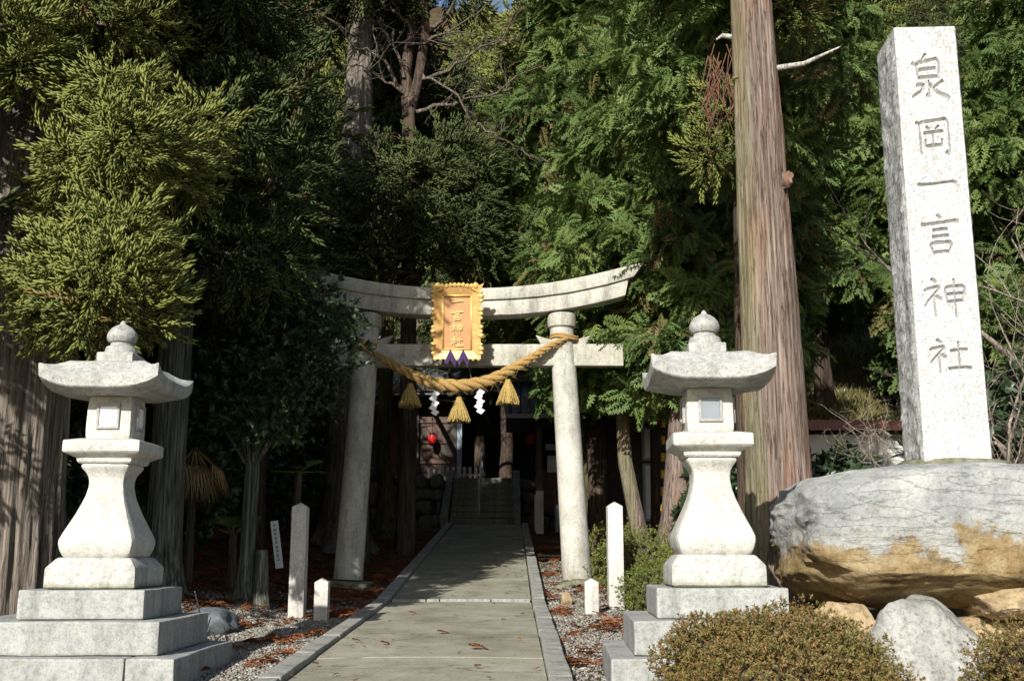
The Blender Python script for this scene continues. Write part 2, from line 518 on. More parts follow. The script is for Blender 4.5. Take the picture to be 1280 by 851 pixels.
# ------------------------------------------------------------------ foliage prototypes and scatter
def proto_tuft(n=24, L=.26, w=.010, fl=.095, seed=0):
    """a cedar plume along +x: round tapering fingers set all round a curved stem, tips sweeping forward and up"""
    r = np.random.default_rng(seed)
    V = []; Fs = []; tip = []
    for i in range(n):
        t = (i + r.uniform(0, 1)) / n
        p0 = np.array([t * L, .02 * math.sin(t * 4 + seed), -.22 * L * math.sin(t * 2.2)])
        th = i * 2.4 + r.uniform(-.4, .4); ph = r.uniform(.45, .85) * (1 - .55 * t)
        d = np.array([math.cos(ph), math.sin(ph) * math.cos(th), math.sin(ph) * math.sin(th)])
        l = fl * r.uniform(.7, 1.15) * (1.15 - .35 * t)
        p1 = p0 + d * l * .5
        d2 = d * .6 + np.array([.5, 0, .22]); d2 /= np.linalg.norm(d2)
        p2 = p1 + d2 * l * .5
        a = np.cross(d, [.3, .2, 1]); a /= np.linalg.norm(a); c = np.cross(d, a)
        o = len(V)
        V.append(p0)
        for k in range(3):
            an = k * 2.0944
            V.append(p1 + (a * math.cos(an) + c * math.sin(an)) * w)
        V.append(p2)
        tip += [0, .35, .35, .35, 1]
        for k in range(3):
            k2 = (k + 1) % 3
            Fs += [(o, o + 1 + k2, o + 1 + k), (o + 4, o + 1 + k, o + 1 + k2)]
    return np.array(V), np.array(Fs), np.array(tip, float)


def proto_fan(L=.34, pairs=8, seed=0, lw=.018):
    """a flat drooping cypress spray along +x: leaflets on both sides of the stem"""
    r = np.random.default_rng(seed)
    V = []; Fs = []; tip = []

    def leaf(p, d, l, w):
        o = len(V); s = np.array([-d[1], d[0], 0]); s = s / (np.linalg.norm(s) + 1e-6)
        q = p + d * l
        V.extend([p, p + d * l * .45 + s * w + [0, 0, .006], q + [0, 0, -.12 * l], p + d * l * .45 - s * w + [0, 0, .006]])
        Fs.extend([(o, o + 1, o + 2), (o, o + 2, o + 3)])
        tip.extend([.0, .35, 1, .35])
    for i in range(pairs):
        t = (i + .5) / pairs
        p = np.array([t * L, .03 * math.sin(t * 3), -.10 * L * t * t * 2])
        for sgn in (-1, 1):
            an = sgn * r.uniform(.65, 1.0)
            d = np.array([math.cos(an), math.sin(an), r.uniform(-.15, .1)])
            l = L * .50 * (1 - .72 * t) * r.uniform(.75, 1.15) + .02
            leaf(p, d, l, lw)
            if l > .07:
                for s2 in (-1, 1):
                    an2 = an + s2 * .75
                    d2 = np.array([math.cos(an2), math.sin(an2), r.uniform(-.2, .05)])
                    leaf(p + d * l * .45, d2, l * .5, lw * .75)
    leaf(np.array([L * .92, 0, -.16 * L]), np.array([1., 0, -.3]), .07, lw)
    return np.array(V), np.array(Fs), np.array(tip, float)


def proto_leaves(n=6, l=.07, w=.016, seed=0, spread=1.1, stem=.05):
    r = np.random.default_rng(seed)
    V = []; Fs = []; tip = []
    for i in range(n):
        th = i * 2.4 + r.uniform(-.3, .3); ph = r.uniform(.35, spread)
        d = np.array([math.cos(ph), math.sin(ph) * math.cos(th), math.sin(ph) * math.sin(th)])
        s = np.cross(d, [1, .1, .2]); s /= np.linalg.norm(s); nn = np.cross(s, d)
        p = np.array([stem * r.uniform(.2, 1), 0, 0]); ll = l * r.uniform(.7, 1.15); o = len(V)
        V.extend([p, p + d * ll * .5 + s * w + nn * w * .3, p + d * ll, p + d * ll * .5 - s * w + nn * w * .3])
        Fs.extend([(o, o + 1, o + 2), (o, o + 2, o + 3)]); tip.extend([0, .4, 1, .4])
    return np.array(V), np.array(Fs), np.array(tip, float)


def frames(G, up=None, r=None, roll=None):
    """rotation matrices whose x axis is G and whose z axis leans to up"""
    G = G / (np.linalg.norm(G, axis=1)[:, None] + 1e-9)
    if up is None:
        up = r.normal(size=G.shape)
    z = up - G * np.sum(up * G, 1)[:, None]
    z /= np.linalg.norm(z, axis=1)[:, None] + 1e-9
    y = np.cross(z, G)
    return np.stack([G, y, z], -1)


def scatter(name, protos, R, T, S, rnd, smooth=False):
    N = len(T); which = rng.integers(0, len(protos), N)
    Vs = []; Fs = []; A = []; B = []; off = 0
    for k, (pv, pf, pt) in enumerate(protos):
        sel = np.where(which == k)[0]
        if not len(sel): continue
        v = np.einsum('nij,mj->nmi', R[sel], pv) * S[sel][:, None, None] + T[sel][:, None, :]
        f = pf[None] + (np.arange(len(sel)) * len(pv))[:, None, None] + off
        Vs.append(v.reshape(-1, 3)); Fs.append(f.reshape(-1, 3))
        A.append(np.repeat(rnd[sel], len(pv))); B.append(np.tile(pt, len(sel)))
        off += len(sel) * len(pv)
    return mesh_np(name, np.concatenate(Vs), np.concatenate(Fs), smooth, {'rnd': np.concatenate(A), 'tip': np.concatenate(B)})


TUFT = [proto_tuft(22, .24, .0095, .090, s) for s in range(4)]
TUFT_BIG = [proto_tuft(16, .46, .020, .19, s + 10) for s in range(3)]
FAN = [proto_fan(.30, 8, s, .0125) for s in range(4)]
FAN_BIG = [proto_fan(.62, 6, s + 20, .034) for s in range(3)]
BROAD = [proto_leaves(7, .085, .016, s) for s in range(3)]
BROAD_BIG = [proto_leaves(8, .17, .035, s + 4, 1.3) for s in range(3)]
AZA = [proto_leaves(9, .020, .0042, s + 8, 1.25, .03) for s in range(3)]


def lobe_points(lobes, per_m2, r, inner=.55):
    """points through the outer part of each ellipsoid lobe (centre, radii, weight)"""
    Ps = []; Ns = []; Q = []
    for c, rad, wgt in lobes:
        rad = np.asarray(rad, float)
        area = 4 * np.pi * ((rad[0] * rad[1]) ** 1.6 / 3 + (rad[0] * rad[2]) ** 1.6 / 3 + (rad[1] * rad[2]) ** 1.6 / 3) ** (1 / 1.6)
        n = max(4, int(area * per_m2 * wgt))
        d = r.normal(size=(n, 3)); d /= np.linalg.norm(d, axis=1)[:, None]
        k = inner + (1.20 - inner) * r.random(n) ** .9
        lump = 1 + .22 * np.sin(d[:, 0] * 5 + c[0] * 3) * np.sin(d[:, 2] * 6 + c[2] * 5) * np.sin(d[:, 1] * 5 + 1)
        Ps.append(np.asarray(c) + d * rad * (k * lump)[:, None])
        nn = d / rad; Ns.append(nn / np.linalg.norm(nn, axis=1)[:, None])
        Q.append(np.full(n, r.normal() * .22))
    return np.concatenate(Ps), np.concatenate(Ns), np.concatenate(Q)


def crown_mesh(name, lobes, kind, per_m2, seed, size=1.0):
    r = np.random.default_rng(seed)
    Pp, N, q = lobe_points(lobes, per_m2, r)
    n = len(Pp)
    up = np.tile([0, 0, 1.0], (n, 1))
    if kind.startswith('tuft'):
        G = N * [.85, .85, .6] + r.normal(size=(n, 3)) * .35 - up * .08
        R = frames(G, up + r.normal(size=(n, 3)) * .25)
        pr = TUFT_BIG if kind == 'tuft_big' else TUFT
    elif kind.startswith('fan'):
        G = N * [1, 1, .30] + r.normal(size=(n, 3)) * .45 + up * -.55
        R = frames(G, up * .45 + N * [1.2, 1.2, .3] + r.normal(size=(n, 3)) * .40)
        pr = FAN_BIG if kind == 'fan_big' else FAN
    else:
        G = N * .7 + r.normal(size=(n, 3)) * .5 + up * .25
        R = frames(G, up + r.normal(size=(n, 3)) * .7)
        pr = BROAD_BIG if kind == 'broad_big' else (AZA if kind == 'aza' else BROAD)
    S = size * r.uniform(.55, 1.35, n)
    rnd = np.clip(.5 + q + r.normal(size=n) * .18, 0, 1)
    return scatter(name, pr, R, Pp, S, rnd)


def conifer_lobes(h0, H, Rm, seed, step=.55, nb=5, flat=.30, droop=.12):
    r = np.random.default_rng(seed); out = []; limbs = []
    h = h0
    while h < H:
        t = (h - h0) / (H - h0)
        L = Rm * ((1 - t) ** .75) * (.72 + .28 * min(1, t * 6)) + .25
        a0 = r.uniform(0, 6.28)
        for k in range(nb):
            a = a0 + k * 6.283 / nb + r.uniform(-.35, .35); l = L * r.uniform(.65, 1.12)
            dx, dy = math.cos(a), math.sin(a); hh = h + r.uniform(-.2, .2)
            limbs.append(((0, 0, hh + .1), (dx * l * .5, dy * l * .5, hh), (dx * l * .95, dy * l * .95, hh - droop * l)))
            for s, rr in ((.45, .27), (.88, .30)):
                q = rr * l * r.uniform(.7, 1.2) + .10
                out.append(((dx * l * s, dy * l * s, hh - droop * l * s * s), (q, q, max(.14, q * flat * 1.7)), 1.0))
        h += step * r.uniform(.8, 1.2)
    return out, limbs


def trunk_mesh(name, pts, radii, seg=20, rings=24, ridge=.06, flare=.5, flare_h=.5, limbs=(), limb_r=.05, seed=0):
    """a tapering trunk with ribbed bark, a flared root and optional limbs, root at the first point"""
    pts = np.asarray([tuple(p) for p in pts], float)
    t = np.linspace(0, 1, len(pts)); tt = np.linspace(0, 1, rings) ** 1.35
    C = np.stack([np.interp(tt, t, pts[:, k]) for k in range(3)], 1)
    Rr = np.interp(tt, t, np.asarray(radii, float))
    hgt = C[:, 2] - C[0, 2]
    r = np.random.default_rng(seed)
    a = np.arange(seg) / seg * 2 * np.pi
    rid = np.ones((rings, seg))
    for f_, am in ((3, .30), (5, .25), (9, .28), (14, .32), (23, .42), (37, .42)):
        if f_ > seg / 3: continue
        ph = r.uniform(0, 6.28); tw = r.uniform(-.25, .25); ph2 = r.uniform(0, 6.28)
        rid += ridge * am * np.sin(f_ * a[None] + ph + tw * hgt[:, None] * 1.5 + .6 * np.sin(hgt[:, None] * .8 + ph2))
        rid += ridge * am * .8 * np.sin(f_ * a[None] * 1.0 + 2.2 * np.sin(hgt[:, None] * 1.3 + ph)) * np.sin(hgt[:, None] * (1.6 + f_ * .07) + ph2)
    rid += .025 * np.sin(hgt[:, None] * 1.1 + seed) * np.sin(2 * a[None] + hgt[:, None] * .5)
    fl = np.exp(-hgt / flare_h)[:, None]
    rid *= 1 + flare * fl * (1 + .55 * np.sin(5 * a[None] + seed) + .2 * np.sin(3 * a[None] + 1 + seed))
    V, Fs = tube_np(C, Rr, seg, rid)
    Vs = [V]; Fss = [Fs]; off = len(V)
    for lb in limbs:
        lb = np.asarray(lb, float)
        hl = lb[0][2]
        rr = min(limb_r, max(.012, np.interp(hl, C[:, 2], Rr) * .35))
        v, f = tube_np(lb, [rr * (1 - .8 * k / (len(lb) - 1)) for k in range(len(lb))], 5)
        Vs.append(v); Fss.append(f + off); off += len(v)
    return mesh_np(name, np.concatenate(Vs), np.concatenate(Fss), True)


def twig_tree(segs, p, d, l, r0, depth, rnd_, wild=.45, up=.05):
    """recursive bare branching; appends (points, radii)"""
    pts = [Vector(p)]; d = Vector(d).normalized(); n = 4
    for i in range(n):
        d = (d + Vector((rnd_.gauss(0, wild), rnd_.gauss(0, wild), rnd_.gauss(0, wild) + up)) * .45).normalized()
        pts.append(pts[-1] + d * l / n)
    segs.append((pts, [r0 * (1 - .55 * i / n) for i in range(n + 1)]))
    if depth:
        for k in range(rnd_.choice((2, 3, 3))):
            i = rnd_.randint(1, n)
            dd = (d + Vector((rnd_.gauss(0, 1), rnd_.gauss(0, 1), rnd_.gauss(0, .8))) * .75).normalized()
            twig_tree(segs, pts[i], dd, l * rnd_.uniform(.55, .85), r0 * .52, depth - 1, rnd_, wild, up)


def segs_mesh(name, segs, n=5):
    Vs = []; Fs = []; off = 0
    for pts, rad in segs:
        v, f = tube_np(pts, np.maximum(rad, .0016), n); Vs.append(v); Fs.append(f + off); off += len(v)
    return mesh_np(name, np.concatenate(Vs), np.concatenate(Fs), True)


def rock_mesh(name, size, seed=0, sub=5, amp=.12, power=2.6, facets=10, fine=.02, crag=0.0, cuts=None):
    bm = bmesh.new(); bmesh.ops.create_icosphere(bm, subdivisions=sub, radius=1)
    r = random.Random(seed)
    planes = []
    for k in range(facets):
        n = Vector((r.gauss(0, 1), r.gauss(0, 1), r.gauss(0, 1))).normalized(); planes.append((n, r.uniform(.72, .93)))
    if cuts: planes = [(Vector(n).normalized(), dd) for n, dd in cuts]
    o = Vector((seed * 1.7, seed * .3, seed))
    for v in bm.verts:
        p = v.co.normalized()
        s = (abs(p.x) ** power + abs(p.y) ** power + abs(p.z) ** power) ** (-1 / power)
        q = p * s
        for n, dd in planes:
            e = q.dot(n) - dd
            if e > 0: q = q - n * e * .8
        q *= 1 + amp * mnoise.noise(p * 1.6 + o) + amp * .5 * mnoise.noise(p * 3.7 + o)
        if crag:
            for sc_, am_ in ((1.3, 1.0), (3.1, .32)):
                vd = mnoise.voronoi(Vector((q.x * sc_ * 1.5, q.y * sc_, q.z * sc_)) + o)[0]
                q *= 1 + crag * am_ * (.45 - vd[0])
        w = mnoise.noise(Vector((p.x * 3, p.y * 3, p.z * 9)) + o)
        q *= 1 + fine * (1 - abs(w) * 2) + fine * .7 * mnoise.noise(p * 14 + o)
        v.co = Vector((q.x * size[0], q.y * size[1], q.z * size[2]))
    me = bpy.data.meshes.new(name); bm.to_mesh(me); bm.free()
    return auto_smooth(me, 40)


def sq_lathe(profile, n=10, rnd=.12, zfun=None, seed=0, rough=.0025, caps=True):
    """a square 'lathe': profile of (half width, z); rnd is how much the corners are rounded"""
    per = []
    for side in range(4):
        for i in range(n):
            t = -1 + 2 * i / n
            x, y = [(t, -1), (1, t), (-t, 1), (-1, -t)][side]
            pw = 2 / max(rnd, .02)
            s = (abs(x) ** pw + abs(y) ** pw) ** (-1 / pw) if rnd > 0 else 1
            per.append((x * s, y * s, min(abs(x), abs(y))))
    per = np.array(per); m = len(per)
    V = []
    for (w, z) in profile:
        for x, y, c in per:
            dz = zfun(w, z, c) if zfun else 0
            p = Vector((x * w, y * w, z + dz))
            q = p * 7 + Vector((seed, seed * 2, 0))
            if rough: p = p + Vector((mnoise.noise(q), mnoise.noise(q + Vector((5, 1, 2))), mnoise.noise(q + Vector((1, 7, 3))))) * rough
            V.append(p)
    Fs = []
    for k in range(len(profile) - 1):
        for i in range(m):
            j = (i + 1) % m
            Fs.append((k * m + i, k * m + j, (k + 1) * m + j, (k + 1) * m + i))
    if caps:
        Fs.append(tuple(range(m))[::-1]); Fs.append(tuple((len(profile) - 1) * m + i for i in range(m)))
    mb = MB(); mb.add(V, Fs)
    return auto_smooth(mb.mesh('turned_stone'), 32)


def lathe(profile, n=24, seed=0):
    a = np.arange(n) / n * 2 * np.pi
    V = [(r * math.cos(t), r * math.sin(t), z) for r, z in profile for t in a]
    Fs = [(k * n + i, k * n + (i + 1) % n, (k + 1) * n + (i + 1) % n, (k + 1) * n + i) for k in range(len(profile) - 1) for i in range(n)]
    Fs.append(tuple(range(n))[::-1]); Fs.append(tuple((len(profile) - 1) * n + i for i in range(n)))
    mb = MB(); mb.add(V, Fs)
    return auto_smooth(mb.mesh('turned'), 35)


# ------------------------------------------------------------------ setting: ground, path, gravel
def axis(knots):
    out = []
    for (a, b_, s) in knots:
        out += list(np.arange(a, b_, s))
    return np.array(out + [knots[-1][1]])


gx = axis([(-150, -40, 10), (-40, -12, 2), (-12, -5, .6), (-5, 5, .16), (5, 12, .6), (12, 40, 2), (40, 150, 10)])
gy = axis([(-80, -10, 10), (-10, 5, 1), (5, 16, .18), (16, 31, .25), (31, 45, 1), (45, 120, 5)])
GX, GY = np.meshgrid(gx, gy)
GZ = gz(GX, GY)
idx = np.arange(GX.size).reshape(GX.shape)
Fq = np.stack([idx[:-1, :-1], idx[:-1, 1:], idx[1:, 1:], idx[1:, :-1]], -1).reshape(-1, 4)
ground = struct(obj('ground', mesh_np('ground', np.stack([GX, GY, GZ], -1).reshape(-1, 3), Fq, True), M['soil']))

# path: mossy concrete deck between stone kerbs
path = bpy.data.objects.new('path', None); COL.objects.link(path); struct(path)
KW = .15


def deck(y0, y1, x0, x1, raise_=0.0):
    ys = np.linspace(y0, y1, int((y1 - y0) / .35) + 2); xs = np.linspace(x0, x1, 9)
    X, Y = np.meshgrid(xs, ys)
    Z = pz(Y) + raise_ + .010 * (1 - ((X - (x0 + x1) / 2) / ((x1 - x0) / 2)) ** 2)
    V = np.stack([X, Y, Z], -1).reshape(-1, 3); i = np.arange(X.size).reshape(X.shape)
    Fc = [tuple(q) for q in np.stack([i[:-1, :-1], i[:-1, 1:], i[1:, 1:], i[1:, :-1]], -1).reshape(-1, 4)]
    Vb = V.copy(); Vb[:, 2] -= .10
    n = len(V)
    rim = list(i[0]) + list(i[1:, -1]) + list(i[-1, -2::-1]) + list(i[-2:0:-1, 0])
    Fs = Fc + [(rim[k], rim[k] + n, rim[(k + 1) % len(rim)] + n, rim[(k + 1) % len(rim)]) for k in range(len(rim))]
    mb = MB(); mb.add(np.concatenate([V, Vb]), [tuple(map(int, f)) for f in Fs])
    return auto_smooth(mb.mesh('deck'), 40)


yy = [-6.0, 4.2, 8.35, 11.1, 13.30]
for k in range(4):
    obj('paving_slab', deck(yy[k], yy[k + 1] - .006, PX0 + KW + .012, PX1 - KW - .012, -.012 - (.004 if k % 2 else 0)), M['concrete'], path)
for a_, b_ in ((13.45, 20.0), (20.006, 27.15)):
    obj('paving_slab', deck(a_, b_, PX0 + KW + .012, PX1 - KW - .012, -.004), M['concrete'], path)
# row of four stones across the path
xs = [PX0 + KW + .02, -1.02, -.86, -.25, PX1 - KW - .02]
for k in range(4):
    w = xs[k + 1] - xs[k] - .012
    obj('cross_stone', block((w, .13, .16), .012, .006, 2, k), M['kerb'], path, ((xs[k] + xs[k + 1]) / 2, 13.375, float(pz(13.375)) - .062 + .006 * RND.uniform(-1, 1)))
for side, x in ((0, PX0 + KW / 2), (1, PX1 - KW / 2)):
    y = 3.0; k = 0
    while y < 27.0:
        L = (1.75 if y > 13.3 else 1.35) * RND.uniform(.85, 1.1)
        if y < 13.3 and y + L > 13.0: L = 13.36 - y
        L = min(L, 27.15 - y)
        ym = y + L / 2
        o = obj('kerb_stone', block((KW, L - .014, .17), .013, .005, 3, k + side * 20), M['kerb'], path,
                (x + RND.uniform(-.006, .006), ym, float(pz(ym)) - .058 + (.015 if y > 13.3 else 0)))
        o.rotation_euler = (math.atan(.09 if ym > 13.4 else .0374), 0, RND.uniform(-.004, .004))
        y += L; k += 1

# gravel beside the path
peb = []
for s in range(4):
    r = np.random.default_rng(s + 60)
    v = np.array([(1, 0, 0), (-1, 0, 0), (0, 1, 0), (0, -1, 0), (0, 0, 1), (0, 0, -1)], float) * r.uniform(.7, 1.25, (6, 1)) * [1, .8, .55]
    f = np.array([(0, 2, 4), (2, 1, 4), (1, 3, 4), (3, 0, 4), (2, 0, 5), (1, 2, 5), (3, 1, 5), (0, 3, 5)])
    peb.append((v, f, np.zeros(6)))


def gravel(name, region, n, smin, smax, label, mat='gravel', sink=.3, dens=None):
    x0, x1, y0, y1 = region
    r = np.random.default_rng(abs(hash(name)) % 1000 if False else len(name) + n)
    X = r.uniform(x0, x1, n); Y = r.uniform(y0, y1, n)
    keep = ((X < PX0 - .01) | (X > PX1 + .01))
    if dens is not None: keep &= r.random(n) < dens(X, Y)
    X = X[keep]; Y = Y[keep]; n = len(X)
    S = r.uniform(smin, smax, n) * (1 + (r.random(n) > .93) * .8)
    T = np.stack([X, Y, gz(X, Y) + S * sink], 1)
    a = r.uniform(0, 6.28, n); G = np.stack([np.cos(a), np.sin(a), r.normal(0, .25, n)], 1)
    R = frames(G, np.tile([0, 0, 1.], (n, 1)) + r.normal(0, .3, (n, 3)))
    me = scatter(name, peb, R, T, S, np.clip(r.normal(.5, .27, n), 0, 1))
    o = stuff(obj(name, me, M[mat])); o['label'] = label
    return o


gravel('gravel', (-4.2, PX0, 7.0, 14.2), 46000, .007, .015, 'grey gravel between the path kerb and the mossy wood floor',
       dens=lambda X, Y: sstep((X + 3.9) / .9) * (1 - .75 * sstep((Y - 12.6) / 1.2)))
gravel('gravel', (PX1, 2.6, 6.2, 19), 44000, .007, .0145, 'grey gravel beside the kerb below the bronze hedge',
       dens=lambda X, Y: (1 - sstep((X - 1.5) / .9)) * (1 - .5 * sstep((Y - 15.5) / 2)))

# fallen red-brown cedar sprigs
SPRIG = [proto_fan(.16, 6, s + 70, .006) for s in range(3)]


def litter(region, n, label, dens=None, smin=.5, smax=1.3, on_path=False):
    x0, x1, y0, y1 = region
    r = np.random.default_rng(n)
    X = r.uniform(x0, x1, n); Y = r.uniform(y0, y1, n)
    keep = np.ones(n, bool) if on_path else (X < PX0 - .02) | (X > PX1 + .02)
    if dens is not None: keep &= r.random(n) < dens(X, Y)
    X = X[keep]; Y = Y[keep]; n = len(X)
    a = r.uniform(0, 6.28, n); G = np.stack([np.cos(a), np.sin(a), r.normal(0, .02 if on_path else .15, n)], 1)
    R = frames(G, np.tile([0, 0, 1.], (n, 1)) + r.normal(0, .25, (n, 3)))
    me = scatter('litter', SPRIG, R, np.stack([X, Y, (pz(Y) + .012) if on_path else gz(X, Y) + .028 + r.random(n) * .02], 1), r.uniform(smin, smax, n), np.clip(r.normal(.5, .25, n), 0, 1))
    o = stuff(obj('litter', me, M['litter'])); o['label'] = label


def patchy(X, Y, f=1.7, t=.1):
    return sstep((np.sin(X * f * 1.9 + 1) * np.sin(Y * f + X) + .5 * np.sin(X * 5.3 - Y * 3.1) - t) * 1.6)


litter((-6.5, PX0, 8, 24), 9000, 'red-brown fallen cedar sprigs strewn on the wood floor by the gravel',
       lambda X, Y: np.clip(.15 + patchy(X, Y, 1.1, -.3), 0, 1) * np.where((Y < 12) & (X > -3), .8 * patchy(X, Y, 1.7, .05), 1))
litter((PX1, 3.2, 7, 22), 3600, 'red-brown fallen cedar sprigs lying in patches on the gravel below the posts',
       lambda X, Y: np.clip(patchy(X, Y, 1.5, .25) + .07, 0, 1))
litter((PX0, PX1, 6, 26), 420, 'tiny dry cedar needles and crumbs scattered over the concrete path', lambda X, Y: np.clip(np.abs(X + .6) * .8, .15, 1), .08, .32, True)
for k, (u, v, s, az) in enumerate([(545, 792, .6, .3), (583, 811, .85, 0), (477, 806, .5, 1), (510, 764, .45, .2), (600, 835, .35, 2), (440, 802, .4, .8), (392, 832, .35, 1.2), (632, 776, .3, 2.2)]):
    yc = math.tan(PITCH + math.atan((425.5 - v) / F)); Y = 8.0
    for _ in range(12): Y = (float(pz(Y)) - EZ) / yc
    p = P(u, v, Y)
    me = mesh_np('sprig', np.concatenate([SPRIG[k % 3][0] * s + [0, 0, j * .006] for j in range(2)]) @ np.array([[1, 0, 0], [0, 1, 0], [0, 0, 1]]),
                 np.concatenate([SPRIG[k % 3][1] + j * len(SPRIG[k % 3][0]) for j in range(2)]), False,
                 {'rnd': np.full(2 * len(SPRIG[k % 3][0]), .6), 'tip': np.tile(SPRIG[k % 3][2], 2)})
    o = obj('fallen_sprig', me, M['litter'], None, (p.x, p.y, float(pz(p.y)) + .012 + .026 * s))
    o.rotation_euler = (.04, 0, az)
    tag(o, 'small dry red-brown cedar sprig lying on the concrete path', 'fallen twig', 'dry sprigs on the path')

# ------------------------------------------------------------------ brush characters
GLYPH = {
    'izumi': [[(48, 99), (38, 85)], [(12, 80), (22, 73), (25, 44)], [(22, 76), (55, 83), (73, 87), (78, 79), (74, 44)], [(27, 63), (70, 67)], [(25, 46), (74, 49)],
              [(50, 42), (50, 6), (42, 12)], [(18, 29), (38, 32), (30, 17), (8, 3)], [(86, 40), (62, 25)], [(52, 34), (68, 16), (99, 2)]],
    'oka': [[(8, 90), (16, 82), (17, 3)], [(16, 85), (50, 91), (86, 97), (91, 88), (91, 4), (80, 10)], [(34, 78), (43, 68)], [(68, 80), (57, 68)],
            [(25, 58), (78, 65)], [(50, 58), (50, 27)], [(30, 43), (30, 24)], [(30, 24), (72, 28)], [(73, 45), (72, 24)]],
    'ichi': [[(2, 47), (12, 44), (45, 48), (78, 54), (92, 56), (99, 48)]],
    'koto': [[(44, 99), (54, 89)], [(0, 74), (10, 73), (50, 78), (92, 83), (99, 80)], [(29, 60), (70, 64)], [(27, 44), (72, 49)],
             [(22, 29), (30, 3)], [(22, 28), (72, 33), (78, 30), (70, 6)], [(30, 8), (70, 11)]],
    'kami': [[(20, 99), (32, 88)], [(2, 66), (34, 77), (38, 74), (28, 60), (4, 28)], [(24, 54), (24, 0)], [(28, 56), (41, 45)],
             [(50, 74), (54, 34)], [(50, 73), (88, 79), (95, 77), (90, 38)], [(54, 57), (90, 60)], [(54, 38), (90, 42)], [(71, 99), (71, -2)]],
    'yashiro': [[(20, 99), (32, 88)], [(2, 66), (34, 77), (38, 74), (28, 60), (4, 28)], [(24, 54), (24, 0)], [(28, 56), (41, 45)],
                [(50, 63), (82, 69), (93, 66)], [(71, 92), (71, 14)], [(44, 12), (88, 17), (100, 13)]],
}


def stroke_outline(pts, w):
    """left and right edges of a brush stroke with a heavier start and end"""
    pts = [Vector((p[0], p[1])) for p in pts]
    fine = []
    for i in range(len(pts) - 1):
        for k in range(3):
            fine.append(pts[i].lerp(pts[i + 1], k / 3))
    fine.append(pts[-1])
    n = len(fine); out = []
    for i, p in enumerate(fine):
        d = (fine[min(i + 1, n - 1)] - fine[max(i - 1, 0)]).normalized()
        t = i / (n - 1)
        ww = w * (.72 + .55 * abs(2 * t - 1) ** 2.2) * (.62 + .62 * abs(d.x)) * (.55 if i in (0, n - 1) else 1)
        out.append((p, Vector((-d.y, d.x)), ww))
    return out


def glyph_mesh(mb, strokes, c, size, w, out, depth, vgroove, tilt=None):
    """strokes in the x-z plane facing -y; out = height of the top edge in front of the face"""
    for st in strokes:
        o = stroke_outline(st, w)
        ring = []
        for p, nrm, ww in o:
            def pt(q, y):
                return (c[0] + (q.x - 50) / 100 * size[0], y, c[1] + (q.y - 50) / 100 * size[1])
            L_ = p + nrm * ww; R_ = p - nrm * ww
            if vgroove:
                k = .012 / max(depth, .001)
                ring.append([pt(p + nrm * ww * (1 + k), -out), pt(p - nrm * ww * (1 + k), -out), pt(p, depth)])
            else:
                ring.append([pt(L_, 0), pt(p + nrm * ww * .6, -out), pt(p - nrm * ww * .6, -out), pt(R_, 0)])
        m_ = len(ring[0]); V = [v for r_ in ring for v in r_]
        Fs = []
        for i in range(len(ring) - 1):
            for k in range(m_):
                k2 = (k + 1) % m_
                Fs.append((i * m_ + k, i * m_ + k2, (i + 1) * m_ + k2, (i + 1) * m_ + k))
        Fs.append(tuple(range(m_))[::-1]); Fs.append(tuple((len(ring) - 1) * m_ + k for k in range(m_)))
        mb.add(V, Fs)


# ------------------------------------------------------------------ torii
TX, TY = -.69, 15.56
tz = EZ - .372
torii = thing('torii', 'weathered grey stone torii gate with upswept lintel spanning the path', 'torii', (TX, TY, tz))


def sweep_beam(half_len, thick0, thick1, depth, z0, curve, slant, n=36, seed=0, bev=.012):
    """curved lintel: z0 = underside at the middle; ends cut slanting outward"""
    V = []; Fs = []
    for i in range(n + 1):
        s = -1 + 2 * i / n
        zb = z0 + curve * abs(s) ** 2.3
        th = thick0 + (thick1 - thick0) * abs(s) ** 2
        for (dy, dzf) in ((-1, 0), (-1, 1), (1, 1), (1, 0)):
            ddx = slant * dzf * s * abs(s) ** 8
            yb = depth / 2 * (1 if dzf else .93)
            V.append((half_len * s + ddx, dy * yb, zb + th * dzf))
    for i in range(n):
        for k in range(4):
            k2 = (k + 1) % 4
            Fs.append((i * 4 + k, i * 4 + k2, (i + 1) * 4 + k2, (i + 1) * 4 + k))
    Fs.append((0, 1, 2, 3)); Fs.append((n * 4 + 3, n * 4 + 2, n * 4 + 1, n * 4))
    mb = MB(); mb.add(V, Fs); me = mb.mesh('beam')
    bm = bmesh.new(); bm.from_mesh(me); bmesh.ops.recalc_face_normals(bm, faces=bm.faces)
    ed = [e for e in bm.edges if len(e.link_faces) == 2 and e.calc_face_angle() > .6]
    bmesh.ops.bevel(bm, geom=ed, offset=bev, segments=2, affect='EDGES', profile=.6)
    for v in bm.verts:
        q = v.co * 5; v.co += Vector((0, mnoise.noise(q), mnoise.noise(q + Vector((3, 3, 3))))) * .004
    bm.to_mesh(me); bm.free()
    return auto_smooth(me, 35)


